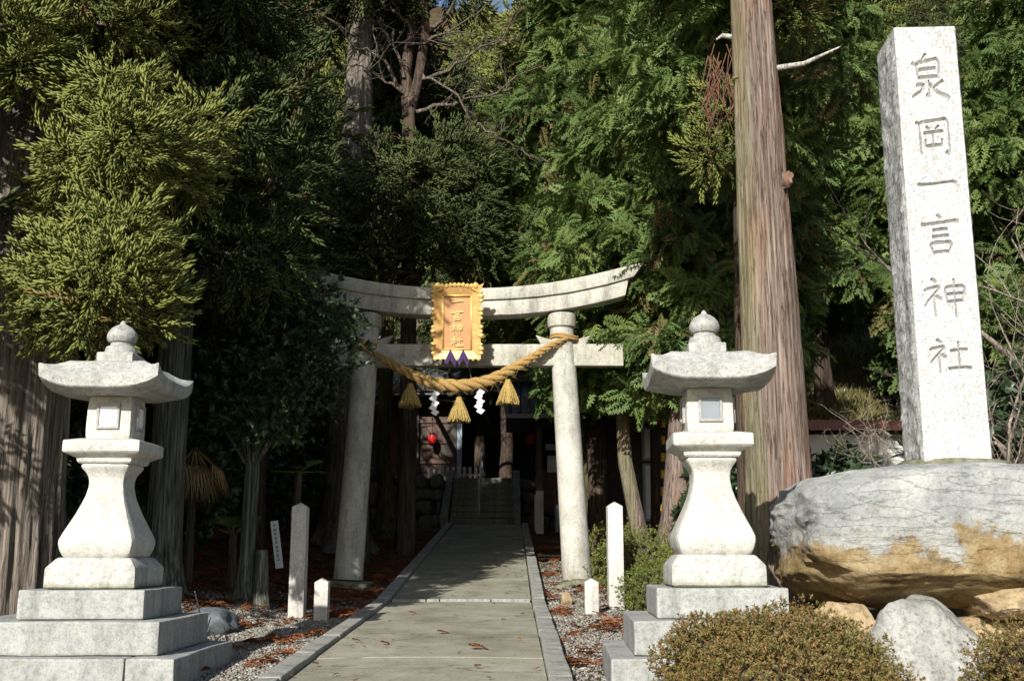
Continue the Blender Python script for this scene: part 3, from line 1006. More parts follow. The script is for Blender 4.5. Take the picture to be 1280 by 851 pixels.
zc = 3.36 + .372      # underside of the lower lintel above the torii's foot
obj('lower_lintel', sweep_beam(2.34, .22, .245, .36, zc, .30, .05), M['torii'], torii)
obj('top_lintel', sweep_beam(2.46, .17, .215, .47, zc + .223, .345, .16, seed=2), M['torii'], torii)
nz0, nz1 = 2.635 + .372, 2.955 + .372
nb = block((4.6, .20, nz1 - nz0), .014, .004, 4, 3)
obj('tie_beam', nb, M['torii'], torii, (0, 0, (nz0 + nz1) / 2))
for s in (-1, 1):
    col_top = zc + .02 + .04
    a = np.linspace(0, 1, 18)
    pts = [(s * (1.60 - .187 * t), 0, t * (col_top - .16)) for t in a]
    V, Fs = tube_np(pts, [.205 - .033 * t for t in a], 32)
    mb = MB(); mb.add(V, Fs); mb.f.append(tuple(range(len(V) - 32, len(V))))
    obj('pillar', auto_smooth(mb.mesh('pillar'), 40), M['torii'], torii)
    xcol = s * (1.60 - .187 * .97)
    obj('collar', lathe([(.192, 0), (.205, .012), (.212, .09), (.207, .19), (.19, .205)], 32), M['torii'], torii, (xcol, 0, col_top - .215))
    for s2 in (-1, 1):   # two splayed wedges where the tie beam passes each pillar
        mb = MB()
        x0 = .155 * s2; x1 = .37 * s2
        for dy in (-.06, .06):
            mb.v += [(x0, dy, 0), (x1 - .05 * s2, dy, 0), (x1 + .03 * s2, dy, .135), (x0 + .06 * s2, dy, .075), (x0, dy, .07)]
        mb.f += [(0, 1, 2, 3, 4), (9, 8, 7, 6, 5)] + [(k, 5 + k, 5 + (k + 1) % 5, (k + 1) % 5) for k in range(5)]
        me = mb.mesh('wedge'); bm = bmesh.new(); bm.from_mesh(me); bmesh.ops.recalc_face_normals(bm, faces=bm.faces); bm.to_mesh(me); bm.free()
        obj('wedge', me, M['torii'], torii, (s * 1.435, 0, nz1 + .003))
obj('foot_stone', rock_mesh('foot', (.36, .34, .17), 21, 4, .10, 5, 4), M['moss_rock'], torii, (1.60, .02, -.155))
obj('foot_stone', rock_mesh('foot', (.33, .30, .10), 22, 4, .06, 6, 3), M['moss_rock'], torii, (-1.60, 0, -.095))

# name board hung on the torii
PB = thing('name_board', 'gold framed name board hung tilting forward from the stone torii', 'plaque', (-.775, 15.17, EZ + 2.665))
PB.rotation_euler = (math.radians(11), 0, 0)
W2, H2 = .335, 1.06
bd = block((.40, .05, .80), .006, 0, 0)
obj('board', bd, M['gold_flat'], PB, (0, 0, H2 / 2))
mb = MB()       # sloping picture-frame sides
fr_o = [(-W2, .02), (W2, .02), (W2 - .01, H2 - .03), (-W2 + .01, H2 - .03)]
fr_i = [(-.195, .155), (.195, .155), (.195, H2 - .155), (-.195, H2 - .155)]
V = [(x, -.085, z) for x, z in fr_o] + [(x, -.028, z) for x, z in fr_i] + [(x, .03, z) for x, z in fr_o]
Fs = [(k, (k + 1) % 4, 4 + (k + 1) % 4, 4 + k) for k in range(4)] + [(k, 8 + k, 8 + (k + 1) % 4, (k + 1) % 4) for k in range(4)] + [(8, 11, 10, 9)]
mb.add(V, Fs)
fo = obj('frame', mb.mesh('frame'), mat_plain('gold_frame', (.66, .39, .145), .42, .12, .25, 14, .08), PB)
mb = MB()
for (a_, b_) in (((-.20, .15), (.20, .15)), ((.20, .15), (.20, H2 - .15)), ((.20, H2 - .15), (-.20, H2 - .15)), ((-.20, H2 - .15), (-.20, .15))):
    mb.tube([(a_[0], -.036, a_[1]), (b_[0], -.036, b_[1])], [.014, .014], 6)
obj('inner_moulding', mb.mesh('moulding', True), M['gold'], fo)
# carved scalloped outer edge, one knob after another
sc = lathe([(.012, -.030), (.030, -.016), (.036, 0), (.030, .016), (.012, .030)], 10)
edge_pts = []
for k in range(10): edge_pts.append((-W2 + .07 + k * (2 * W2 - .14) / 9, H2 - .012 + (.012 if 3 <= k <= 6 else 0), 1.05 if k not in (0, 9) else 1.5))
for k in range(15):
    z = .10 + k * (H2 - .2) / 14
    if k % 4 != 3: edge_pts += [(-W2 - .004, z, .8 + .25 * (k % 3)), (W2 + .004, z, .8 + .25 * ((k + 1) % 3))]
for k in range(9): edge_pts.append((-W2 + .03 + k * (2 * W2 - .06) / 8, .012, .75))
for x, z, s_ in edge_pts:
    o = obj('scallop', sc, M['gold'], fo, (x, -.075, z)); o.scale = (s_ * .95, s_ * .7, s_ * .95); o.rotation_euler = (0, math.radians(90) if abs(x) < W2 - .01 else 0, 0)
for s in (-1, 1):   # flared corner leaves of the frame
    mb = MB(); mb.add([(s * (W2 - .14), -.09, H2 - .05), (s * (W2 + .045), -.10, H2 + .025), (s * (W2 - .02), -.08, H2 - .12), (s * (W2 - .14), -.05, H2 - .05), (s * (W2 + .03), -.05, H2 + .02), (s * (W2 - .02), -.04, H2 - .12)],
                      [(0, 1, 2), (3, 5, 4), (0, 3, 4, 1), (1, 4, 5, 2), (2, 5, 3, 0)])
    obj('corner_leaf', mb.mesh('leaf'), M['gold'], fo)
for k, g in enumerate(('ichi', 'koto', 'kami', 'yashiro')):
    mb = MB(); glyph_mesh(mb, GLYPH[g], (0, .81 - k * .187 + (.01 if k else .02)), (.17, .155 if g != 'ichi' else .12), 5.0, .020, 0, False)
    me = mb.mesh('character'); bm = bmesh.new(); bm.from_mesh(me); bmesh.ops.recalc_face_normals(bm, faces=bm.faces); bm.to_mesh(me); bm.free()
    obj('character', me, M['gold_letter'], PB, (0, -.0255, 0))
for s in (-1, 1):   # purple cloth knots at the lower edge
    mb = MB()
    mb.add([(0, -.13, .16), (-.085, -.10, -.02), (-.055, -.115, -.08), (0, -.12, .035), (.06, -.115, -.10), (.085, -.10, -.015),
            (0, -.09, .15), (-.085, -.08, -.02), (-.055, -.085, -.08), (0, -.09, .035), (.06, -.085, -.10), (.085, -.08, -.015)],
           [(0, 1, 2, 3), (0, 3, 4, 5), (6, 9, 8, 7), (6, 11, 10, 9), (0, 6, 7, 1), (1, 7, 8, 2), (2, 8, 9, 3), (3, 9, 10, 4), (4, 10, 11, 5), (5, 11, 6, 0)])
    obj('purple_knot', mb.mesh('knot'), M['purple'], PB, (s * .09, 0, 0))
for s in (-1, 1):
    obj('bracket', block((.05, .34, .05), .004, 0, 0), M['wood_dark'], PB, (s * .17, .20, .55))

# straw rope between the pillars, with tassels and paper streamers
rope_root = thing('sacred_rope', 'thick twisted straw rope with tassels and paper streamers slung between torii pillars', 'rope', (TX, 15.25, tz))
cl = [(441, 431, 15.42), (452, 433, 15.33), (470, 443, 15.30), (500, 461, 15.24), (540, 479, 15.20), (577, 483, 15.18), (612, 476, 15.20), (650, 456, 15.26), (690, 431, 15.34), (703, 425, 15.33), (714, 422, 15.42)]
cpts = [P(*c) - Vector((TX, 15.25, tz)) for c in cl]
ct = np.linspace(0, 1, len(cpts)); fine = np.linspace(0, 1, 110)
CP = np.stack([np.interp(fine, ct, [p[k] for p in cpts]) for k in range(3)], 1)
for _ in range(6): CP[1:-1] = (CP[:-2] + 2 * CP[1:-1] + CP[2:]) / 4
rr = .024 + .060 * np.sin(np.pi * np.clip((fine - .08) / .84, 0, 1)) ** 1.25
tang = np.gradient(CP, axis=0); tang /= np.linalg.norm(tang, axis=1)[:, None]
b1 = np.cross(tang, [0, 1, 0]); b1 /= np.linalg.norm(b1, axis=1)[:, None]; b2 = np.cross(tang, b1)
arc = np.concatenate([[0], np.cumsum(np.linalg.norm(np.diff(CP, axis=0), axis=1) / (rr[1:] + .02))])
for k in range(3):
    ph = arc * 1.25 + k * 2.0944
    pts = CP + (np.cos(ph)[:, None] * b1 + np.sin(ph)[:, None] * b2) * (rr * .60)[:, None]
    V, Fs = tube_np(pts, rr * .54, 12)
    mb = MB(); mb.add(V, Fs)
    obj('strand', mb.mesh('strand', True), M['straw'], rope_root)
ls = MB(); rl = random.Random(8)
for k in range(260):
    i = rl.randint(6, 100); a_ = rl.uniform(0, 6.28)
    c_ = Vector(CP[i]) + (Vector(b1[i]) * math.cos(a_) + Vector(b2[i]) * math.sin(a_)) * rr[i] * 1.05
    o_ = (Vector(b1[i]) * math.cos(a_) + Vector(b2[i]) * math.sin(a_))
    d_ = (Vector(tang[i]) * rl.choice((-1, 1)) + o_ * rl.uniform(.1, .7) + Vector((0, 0, -.3))).normalized()
    l_ = rl.uniform(.04, .11)
    ls.tube([c_, c_ + d_ * l_ * .5, c_ + d_ * l_ + Vector((0, 0, -.012))], [.0028, .0022, .001], 3, False)
stuff(obj('loose_straw', ls.mesh('straw'), M['tassel'], rope_root))
for s, pc in ((-1, CP[0]), (1, CP[-1])):   # the end wraps round the pillar
    cx = s * (1.60 - .187 * .80)
    ring = [(cx + .200 * math.cos(t), .31 + .200 * math.sin(t), pc[2] + .02 * math.sin(t * 2)) for t in np.linspace(0, 2 * np.pi, 28)]
    V, Fs = tube_np(ring, [.022] * 28, 8)
    V2, F2 = tube_np([(x, y, z + .036) for x, y, z in ring], [.018] * 28, 8)
    mb = MB(); mb.add(V, Fs); mb.add(V2, F2)
    obj('rope_wrap', mb.mesh('wrap', True), M['straw'], rope_root)


def tassel_mesh(h, r1, seed):
    mb = MB(); r = random.Random(seed)
    mb.tube([(0, 0, 0), (0, 0, -.04), (0, 0, -h * .9)], [.030, .036, r1 * .86], 14)
    for k in range(120):
        a = r.uniform(0, 6.283); q = r.uniform(.75, 1.0)
        hh = h * r.uniform(.93, 1.05)
        p = [(.030 * math.cos(a), .030 * math.sin(a), -.02), (.60 * r1 * q * math.cos(a), .60 * r1 * q * math.sin(a), -hh * .5), (r1 * q * math.cos(a + .05), r1 * q * math.sin(a + .05), -hh)]
        mb.tube(p, [.008, .010, .007], 4, False)
    return mb.mesh('tassel', True)


base = Vector((TX, 15.25, tz))
for k, (u, v0, v1, Y) in enumerate([(513, 479, 508, 15.22), (574, 496, 527, 15.16), (635, 474, 505, 15.22)]):
    p0 = P(u, v0, Y); p1 = P(u, v1, Y)
    t_ = obj('tassel', tassel_mesh(p0.z - p1.z, .165, k), M['tassel'], rope_root, p0 - base)
    obj('tassel_binding', lathe([(.030, -.03), (.044, -.02), (.044, .02), (.030, .035)], 12), M['straw'], t_, (0, 0, -.035))
for u, v0 in ((543, 488), (599.5, 486)):
    p0 = P(u, v0, 15.17) - base
    mb = MB(); pw = .060
    for k in range(5):   # paper lozenges folded alternately left and right
        x0 = (-.015 if k % 2 else .015); z0_ = -.005 - k * .066; yk = -.007 * k
        V = [(x0 - pw, yk, z0_ - .050), (x0 - .012, yk - .006, z0_ + .006), (x0 + pw, yk, z0_ - .036), (x0 + .012, yk - .004, z0_ - .092)]
        mb.add(V + [(x, y + .002, z) for x, y, z in V], [(0, 3, 2, 1), (4, 5, 6, 7), (0, 1, 5, 4), (1, 2, 6, 5), (2, 3, 7, 6), (3, 0, 4, 7)])
    obj('paper_streamer', mb.mesh('streamer'), M['paper'], rope_root, p0)

# ------------------------------------------------------------------ stone lanterns
def roof_mesh():
    top = [(.15, .252), (.235, .246), (.27, .232), (.305, .200), (.345, .165), (.385, .142), (.415, .130)]
    bot = [(.410, .026), (.38, .020), (.30, .008), (.20, .0)]
    prof = top + [(.424, .120)] + [(.420, .036)] + bot

    def zf(w, z, c):
        return .075 * (max(0, w - .20) / .22) ** 1.6 * c ** 3.6
    return sq_lathe(prof, 12, .0, zf, 3, .004)


def stone_lantern(label, loc, rz, pane_mat, extra_left):
    t = thing('stone_lantern', label, 'stone lantern', loc, rz, 'pair of stone lanterns at the shrine entrance')
    # stepped base, each course a row of blocks; z = 0 is the top of the courses
    hs = [.199, .220, .30]
    z = 0
    courses = [(.867, [(-.4335, .4335)]), (1.195, [(-.80 if extra_left else -.5975, -.49 if extra_left else .02), (-.49 if extra_left else .02, .5975)]),
               (1.504, [(-1.25 if extra_left else -.752, -.62 if extra_left else -.10), (-.62 if extra_left else -.10, .43), (.43, .752)])]
    for ci, (w, cuts) in enumerate(courses):
        for k, (x0, x1) in enumerate(cuts):
            obj('base_block', block((x1 - x0 - .006, w, hs[ci] - .004), .014, .006, 4, ci * 5 + k), M['step'], t, ((x0 + x1) / 2, 0, z - hs[ci] / 2))
        z -= hs[ci]
    obj('plinth', sq_lathe([(.300, 0), (.317, .012), (.317, .135), (.309, .150), (.262, .205), (.250, .212)], 12, .04, None, 1, .004), M['plinth'], t, (0, 0, 0))
    sh = [(.232, 0), (.245, .012), (.262, .05), (.272, .095), (.270, .125), (.252, .17), (.222, .235), (.190, .305), (.160, .38), (.141, .44), (.130, .50), (.129, .54), (.136, .575), (.152, .605), (.172, .63), (.178, .645), (.172, .664)]
    obj('shaft', sq_lathe(sh, 12, .16, None, 2, .003), M['lantern'], t, (0, 0, .212))
    obj('platform', sq_lathe([(.185, 0), (.196, .012), (.200, .035), (.250, .062), (.272, .075), (.277, .083), (.277, .150), (.270, .158), (.185, .178)], 12, .05, None, 4, .003), M['lantern'], t, (0, 0, .876))
    # light chamber with a framed window in each side
    box = obj('light_chamber', sq_lathe([(.158, 0), (.166, .02), (.168, .07), (.164, .22), (.158, .30), (.150, .325)], 12, .14, None, 5, .003), M['lantern'], t, (0, 0, 1.05))
    for k in range(4):
        a_ = k * math.pi / 2
        fr = MB()
        for (cx, cz, sx, sz) in ((-.073, .165, .018, .182), (.073, .165, .018, .182), (0, .247, .128, .018), (0, .083, .128, .018)):
            fr.box((cx, -.170, cz), (sx, .030, sz))
        w_ = obj('window', fr.mesh('window'), M['window_frame'], box); w_.rotation_euler = (0, 0, a_)
        pm = MB().box((0, -.1695, .165), (.126, .010, .144)).mesh('pane')
        obj('pane', pm, M[pane_mat], w_)
    obj('roof', roof_mesh(), M['lantern_roof'], t, (0, 0, 1.362))
    fin = obj('finial', sq_lathe([(.128, 0), (.134, .008), (.134, .075), (.125, .084)], 8, .06, None, 6, .003), M['lantern_roof'], t, (0, 0, 1.611))
    obj('jewel', lathe([(.115, 0), (.118, .03), (.108, .055), (.082, .066), (.078, .088), (.094, .094), (.108, .115), (.110, .14), (.100, .172), (.076, .202), (.045, .222), (.024, .232), (.017, .250), (.004, .262)], 24), M['lantern_roof'], fin, (0, 0, .082))
    return t


stone_lantern('pale stone lantern with a bright white paper window, on steps before the grey cedar trunk', (-2.92, 8.0, EZ - .25), 0, 'window_paper', True)
stone_lantern('pale stone lantern with a dull grey window, on steps behind the bronze hedge', (1.396, 7.735, EZ - .228), math.radians(-2.5), 'window_grey', False)

# ------------------------------------------------------------------ inscribed monolith on its boulder
MF = 8.4
kx = MF / 7.8
mw, mh = .475 * kx, (3.99 - .61) * kx
mono = thing('inscribed_monolith', 'tall white granite pillar with carved characters standing on the big boulder', 'stone pillar', (3.205 * kx, MF + mw / 2, EZ + .61 * kx), math.radians(-3))
bm = bmesh.new()
bmesh.ops.create_cube(bm, size=1)
bmesh.ops.scale(bm, verts=bm.verts, vec=(mw, mw, mh)); bmesh.ops.translate(bm, verts=bm.verts, vec=(0, mw / 2 - mw / 2, mh / 2))
bmesh.ops.bevel(bm, geom=bm.edges[:], offset=.006, segments=1, affect='EDGES')
side_faces = [f for f in bm.faces if abs(f.normal.x) > .9 or f.normal.y > .9]
ed = list({e for f in side_faces for e in f.edges if e.calc_length() > .1})
for v in bm.verts:      # slight taper
    k = 1 - .02 * v.co.z / mh; v.co.x *= k; v.co.y *= k
me = bpy.data.meshes.new('monolith'); bm.to_mesh(me); bm.free()
cut = MB()
zscale = lambda v: (P(1170, v, MF).z - (EZ + .61 * kx))
for g, v0, v1, wd in (('izumi', 66, 124, .335), ('oka', 147, 194, .31), ('ichi', 221, 236, .32), ('koto', 267, 320, .305), ('kami', 347, 396, .345), ('yashiro', 423, 466, .325)):
    za, zb = zscale(v0), zscale(v1)
    glyph_mesh(cut, GLYPH[g], (0.0, (za + zb) / 2), (wd, abs(za - zb) * (1.0 if g != 'ichi' else 2.2)), 5.6, .012, .036, True)
cme = cut.mesh('cutter')
cutbm = bmesh.new(); cutbm.from_mesh(cme); bmesh.ops.recalc_face_normals(cutbm, faces=cutbm.faces); cutbm.to_mesh(cme); cutbm.free()
for v in cme.vertices: v.co.y -= mw / 2 * .985
mo = bpy.data.objects.new('shaft', me); COL.objects.link(mo)
co = bpy.data.objects.new('cutter', cme); COL.objects.link(co)
md = mo.modifiers.new('carve', 'BOOLEAN'); md.operation = 'DIFFERENCE'; md.object = co; md.solver = 'EXACT'; md.use_self = True
dg = bpy.context.evaluated_depsgraph_get(); dg.update()
carved = bpy.data.meshes.new_from_object(mo.evaluated_get(dg))
bpy.data.objects.remove(mo); bpy.data.objects.remove(co)
if len(carved.polygons) < 50: carved = me
obj('shaft', carved, M['monolith'], mono)
# the split, unpolished faces: thin rough skins over the sides and the back
def rough_skin(wd, ht, amp, seed):
    nx, nz = 16, 110
    V = []; Fs = []
    for j in range(nz + 1):
        for i in range(nx + 1):
            x = -wd / 2 + wd * i / nx; z = ht * j / nz
            e = min(1, min(i, nx - i) / 1.5) * min(1, min(j, nz - j) / 2)
            q = Vector((x * 7, seed, z * 7))
            q2 = Vector((x * 17 + z * 6, seed + 4, z * 12))
            d = amp * (.6 + .9 * mnoise.noise(q) + .8 * abs(mnoise.noise(q2))) * e + .003
            V.append((x * (1 - .02 * z / ht), -d, z))
    for j in range(nz):
        for i in range(nx):
            k = j * (nx + 1) + i; Fs.append((k, k + 1, k + nx + 2, k + nx + 1))
    mb = MB(); mb.add(V, Fs)
    return mb.mesh('skin')


for a_, sd_ in ((-math.pi / 2, 1), (math.pi / 2, 2), (math.pi, 3)):
    me_ = rough_skin(mw * .985, mh * .995, .018, sd_)
    o = obj('split_face', me_, M['monolith_side'] if 'monolith_side' in M else mat_granite('split_granite', (.52, .53, .51), (.30, .30, .30), .6, .7, speck_scale=38), mono)
    M['monolith_side'] = me_.materials[0]
    o.rotation_euler = (0, 0, a_)
    dvec = Vector((0, -1, 0)); dvec.rotate(o.rotation_euler)
    o.location = dvec * (mw / 2 * .992)

BX, BY = 3.44, 8.62
boulder = obj('boulder', rock_mesh('boulder', (1.29, .88, .515), 12, 6, .040, 4.8, 5, .018, .10, [((-.15, -.6, -.8), 1.02), ((.35, -.35, -.86), 1.05), ((-.8, -.2, -.55), 1.10), ((-.55, -.45, .70), 1.16), ((-.2, -.97, .15), .93), ((.5, -.86, -.1), 1.0)]), M['boulder'], None, (BX, BY, EZ + .115))
tag(boulder, 'huge rounded grey and ochre boulder carrying the inscribed pillar', 'boulder')
pad = obj('footing_stone', rock_mesh('footing', (.42, .38, .085), 31, 4, .08, 4, 4), M['moss_rock'], None, (3.205 * kx, MF + mw / 2, EZ + .61 * kx - .028))
tag(pad, 'flat mossy footing stone between the inscribed pillar and the boulder', 'stone')
for (x, y, z, s_, sd_, mt, lb) in ((2.92, 7.98, -.76, (.55, .40, .42), 46, 'boulder_grey', 'grey-white upright stone propping up the front of the boulder'),
                                  (2.42, 8.35, -.70, (.40, .40, .33), 42, 'boulder_ochre', 'dark ochre stone under the rounded end of the boulder'),
                                  (3.75, 8.10, -.36, (.50, .45, .14), 43, 'boulder_ochre', 'flat ochre stone wedged straight under the boulder'),
                                  (3.62, 8.25, -.74, (.62, .50, .27), 44, 'boulder_ochre', 'wide ochre stone at the bottom below the flat wedge stone'),
                                  (4.35, 8.75, -.66, (.50, .60, .44), 45, 'boulder_grey', 'grey stone carrying the far end of the boulder')):
    tag(obj('support_stone', rock_mesh('support', s_, sd_, 5, .08, 4.5, 14, .02, .14), M[mt], None, (x, y, EZ + z)), lb, 'stone')

# ------------------------------------------------------------------ posts, small sign, rocks
def marker_post(u, vb, vt, Y, wpx, label, group):
    p = P(u, vb, Y); q = P(u, vt, Y); h = q.z - p.z; w = wpx / F * Y * .98 / 2
    me = sq_lathe([(w, -.15), (w, h - w * .62), (w * .97, h - w * .57), (w * .5, h - w * .27), (w * .04, h)], 6, .05, None, u % 7, .004)
    o = obj('stone_post', me, M['post'], None, (p.x, p.y, p.z))
    o.rotation_euler = (0, 0, math.radians(RND.uniform(-2, 2)))
    return tag(o, label, 'stone post', group)


marker_post(371, 770, 628, 12.3, 19, 'tall slim stone post on the gravel near the forked evergreen tree', None)
marker_post(401.5, 775, 722, 11.9, 17, 'knee-high stone post on gravel beside the path, near the forked evergreen', None)
marker_post(770, 760, 627, 13.25, 19, 'tall slim stone post standing against the green clipped shrub', None)
marker_post(739.5, 767, 722, 12.6, 17, 'knee-high stone post in front of the mossy torii foot stone', None)

Ys = 14.1
p = P(349, 706, Ys)
sg = thing('sign_stake', 'small white wooden stake with vertical black writing, stuck aslant in the wood floor', 'sign', (p.x, p.y, p.z))
sg.rotation_euler = (0, math.radians(-9), 0)
obj('board', block((.098, .022, .60), .003, 0, 0), M['white'], sg, (0, 0, .26))
for k in range(9):
    mb = MB(); glyph_mesh(mb, [[(10, 80), (90, 84)], [(50, 98), (48, 10)], [(14, 40), (86, 44)], [(20, 14), (82, 16)]][: 3 + k % 2], (0, .50 - k * .054), (.05, .042), 8, .002, 0, False)
    obj('character', mb.mesh('ink'), M['ink'], sg, (0, -.0125, 0))
st = P(326, 742, 13.0)
tag(obj('weathered_stump_post', trunk_mesh('stump', [(0, 0, -.12), (.0, 0, .3), (-.02, 0, .66)], [.095, .088, .08], 16, 14, .10, .6, .15, seed=3), M['bark_lichen'], None, (st.x, st.y, gzf(st.x, st.y))),
    'short grey broken stump leaning by the forked evergreen', 'stump')
for (u, Y, s_, sd_) in ((262, 10.6, (.30, .28, .16), 51),):
    x = (u - 640) / F * Y * .98
    tag(obj('field_stone', rock_mesh('stone', s_, sd_, 4), M['blue_rock'], None, (x, Y, gzf(x, Y) + .05)), 'low blue-grey rock lying behind the lantern steps', 'rock')
x = (712 - 640) / F * 12.9 * .98
tag(obj('field_stone', rock_mesh('stone', (.075, .07, .10), 53, 4), M['boulder_ochre'], None, (x, 13.6, gzf(x, 13.6) + .06)), 'small yellowish upright stone by the mossy torii foot', 'rock')
# dry cut stems by the lantern steps
segs = []
r_ = random.Random(4)
for k in range(11):
    x0 = r_.uniform(-.16, .16); h = r_.uniform(.12, .30) if k else .50
    segs.append(([Vector((x0, r_.uniform(-.1, .1), -.03)), Vector((x0 + r_.uniform(-.05, .05), 0, h * .5)), Vector((x0 + r_.uniform(-.12, .12), 0, h))], [.010, .008, .005]))
px_ = P(266, 782, 9.4)
tag(obj('dry_stems', segs_mesh('stems', segs), M['deadwood'], None, (px_.x, 9.4, gzf(px_.x, 9.4))), 'cluster of dry cut plant stems beside the lantern steps', 'plant')

# ------------------------------------------------------------------ hedges
def hedge(name, label, lobes, mat, per, seed, size=1.0, kind='aza', group=None, cat='hedge', core=True):
    c0 = np.mean([np.asarray(l[0]) for l in lobes], axis=0)
    x, y = c0[0], c0[1]; base_ = Vector((x, y, gzf(x, y)))
    t = thing(name, label, cat, base_, 0, group)
    lb = [((np.asarray(c) - np.asarray(base_)), r_, w_) for c, r_, w_ in lobes]
    me = crown_mesh('leaves', lb, kind, per, seed, size)
    obj('leaves', me, M[mat], t)
    if core:
        V = []; Fs = []
        for k, (c, r_, w_) in enumerate(lb):
            rm = rock_mesh('core', tuple(q * .74 for q in r_), seed + k, 3, .12, 2.2, 3, 0)
            o_ = len(V); V += [tuple(v.co + Vector(c)) for v in rm.vertices]; Fs += [tuple(i + o_ for i in p_.vertices) for p_ in rm.polygons]
        # twigs that stick out through the leaves
        mb = MB(); mb.add(V, Fs)
        r2 = np.random.default_rng(seed)
        Pp, N, _ = lobe_points(lb, 45, r2, .8)
        for a_, n_ in zip(Pp, N):
            mb.tube([a_ - n_ * .10, a_ + n_ * .02 + r2.normal(0, .015, 3)], [.003, .0015], 3, False)
        obj('twigs', mb.mesh('twigs', True), M['twig_core'], t)
    return t


zb = EZ - .83
hedge('azalea_hedge', 'clipped bronze-red azalea hedge hiding the lantern steps and the boulder foot',
      [((1.24, 6.62, zb + .20), (.34, .38, .24), 1), ((1.58, 6.55, zb + .24), (.42, .42, .24), 1), ((1.78, 6.35, zb + .10), (.34, .45, .26), 1), ((1.40, 6.10, zb + .06), (.46, .40, .26), 1), ((1.70, 6.0, zb - .02), (.40, .4, .25), 1)],
      'azalea_red', 3400, 3, 1.0)
hedge('azalea_hedge', 'clipped bronze-red azalea bush before the wide ochre stone',
      [((3.20, 6.70, zb + .12), (.42, .45, .30), 1), ((3.75, 6.75, zb + .14), (.48, .45, .32), 1), ((4.25, 6.9, zb + .14), (.45, .5, .32), 1)], 'azalea_red', 2900, 4, 1.0)
hedge('azalea_hedge', 'clipped green azalea bush behind the tall post and the lantern',
      [((1.62, 14.2, gzf(1.6, 14.2) + .42), (.52, .42, .38), 1), ((2.05, 13.6, gzf(2, 13.6) + .26), (.48, .45, .34), 1), ((1.72, 12.85, gzf(1.7, 12.8) + .22), (.42, .45, .30), 1), ((2.1, 12.4, gzf(2.1, 12.4) + .2), (.45, .4, .30), 1)], 'azalea_green', 1300, 5, 1.3)
hedge('azalea_hedge', 'small green shrub in the shade behind the torii foot',
      [((1.55, 18.0, gzf(1.5, 18) + .28), (.40, .40, .34), 1), ((1.9, 18.6, gzf(1.9, 18.6) + .3), (.5, .40, .36), 1)], 'azalea_green', 420, 6, 1.7)

# ------------------------------------------------------------------ trees near the entrance
def tree(name, label, cat, x, y, trunk, trunk_mat, crown=None, crown_mat=None, group=None, rz=0, extra=()):
    t = thing(name, label, cat, (x, y, gzf(x, y) - .04), rz, group)
    obj('trunk', trunk, M[trunk_mat], t)
    if crown is not None: obj('crown', crown, M[crown_mat], t)
    for nm, me_, mt in extra: obj(nm, me_, M[mt], t)
    return t


def rel(lobes, x, y):
    b_ = np.array([x, y, gzf(x, y) - .04])
    return [(np.asarray(c) - b_, r_, w_) for c, r_, w_ in lobes]


def px_lobes(spec, Y):
    """(u, v, radius u px, radius v px, depth m, dY) -> lobes"""
    out = []
    for u, v, ru, rv, dep, dy in spec:
        c = P(u, v, Y + dy); s = (Y + dy) / F
        out.append((np.array(c), (ru * s, dep, rv * s), 1.0))
    return out


# cedar with the grey trunk behind the white-windowed lantern
T1 = (-4.46, 9.75)
lob = px_lobes([(150, 115, 46, 38, .42, -.5), (165, 175, 50, 42, .42, -.6), (100, 200, 44, 44, .40, -.35), (205, 190, 34, 46, .35, -.2), (150, 245, 40, 26, .35, -.4),
                (160, 285, 40, 34, .40, -.7), (95, 320, 52, 40, .42, -.5), (150, 340, 58, 44, .45, -.7), (68, 345, 34, 32, .4, -.4), (120, 385, 52, 36, .42, -.6), (175, 375, 40, 40, .4, -.5), (70, 390, 34, 26, .4, -.3),
                (25, 45, 50, 42, .5, -.6), (40, 88, 26, 28, .4, -.5),
                (250, 160, 30, 40, .5, 1.0), (225, 215, 28, 34, .5, .6), (75, 255, 24, 30, .4, .3)], 9.2)
up_l, limbs = conifer_lobes(6.0, 11.5, 1.35, 5, .75, 5)
lob = rel(lob, *T1)
limb_l = [((0, 0, c[2] + .35), tuple(np.asarray(c) * [.5, .5, 1] + [0, 0, .22]), tuple(c)) for c, r_, w_ in lob] + limbs
tree('cedar_tree', 'big cedar with furrowed grey trunk and yellow-green sprays above the white-windowed lantern', 'tree', *T1,
     trunk_mesh('trunk', [(0, 0, 0), (-.02, 0, 3), (.0, 0, 7), (.1, 0, 11.8)], [.47, .42, .30, .05], 132, 110, .050, .10, .5, limb_l, .05, 2), 'bark_grey',
     crown_mesh('crown', [(c, tuple(q * .80 for q in r_), 1.0) for c, r_, w_ in lob] + [(c, r_, .36) for c, r_, w_ in up_l], 'tuft', 175, 21, 1.0), 'sugi')
# slim lichen-covered trunk between the lantern and the forked evergreen
T2 = (-3.80, 12.0)
up_l, limbs = conifer_lobes(3.7, 10.0, 1.50, 8, .7, 5)
tree('cedar_tree', 'slim cedar with dark lichen-mottled trunk behind the white-windowed lantern', 'tree', *T2,
     trunk_mesh('trunk', [(0, 0, 0), (.02, 0, 3), (.05, 0, 6), (.1, 0, 10.8)], [.205, .175, .13, .03], 40, 60, .05, .5, .3, limbs, .04, 4), 'bark_lichen',
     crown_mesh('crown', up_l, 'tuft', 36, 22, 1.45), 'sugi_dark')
# big reddish cedar trunk beside the boulder
T3 = (2.43, 10.0)
up_l, limbs = conifer_lobes(7.4, 15, 1.5, 9, .8, 5)
side_l = px_lobes([(905, 140, 26, 34, .3, .5), (890, 190, 30, 26, .3, .5), (985, 15, 36, 30, .35, .6)], 10.0)
side_l = rel(side_l, *T3)
g3 = np.array([T3[0], T3[1], gzf(*T3) - .04])


def t3p(u, v, Y):
    return np.array(P(u, v, Y)) - g3


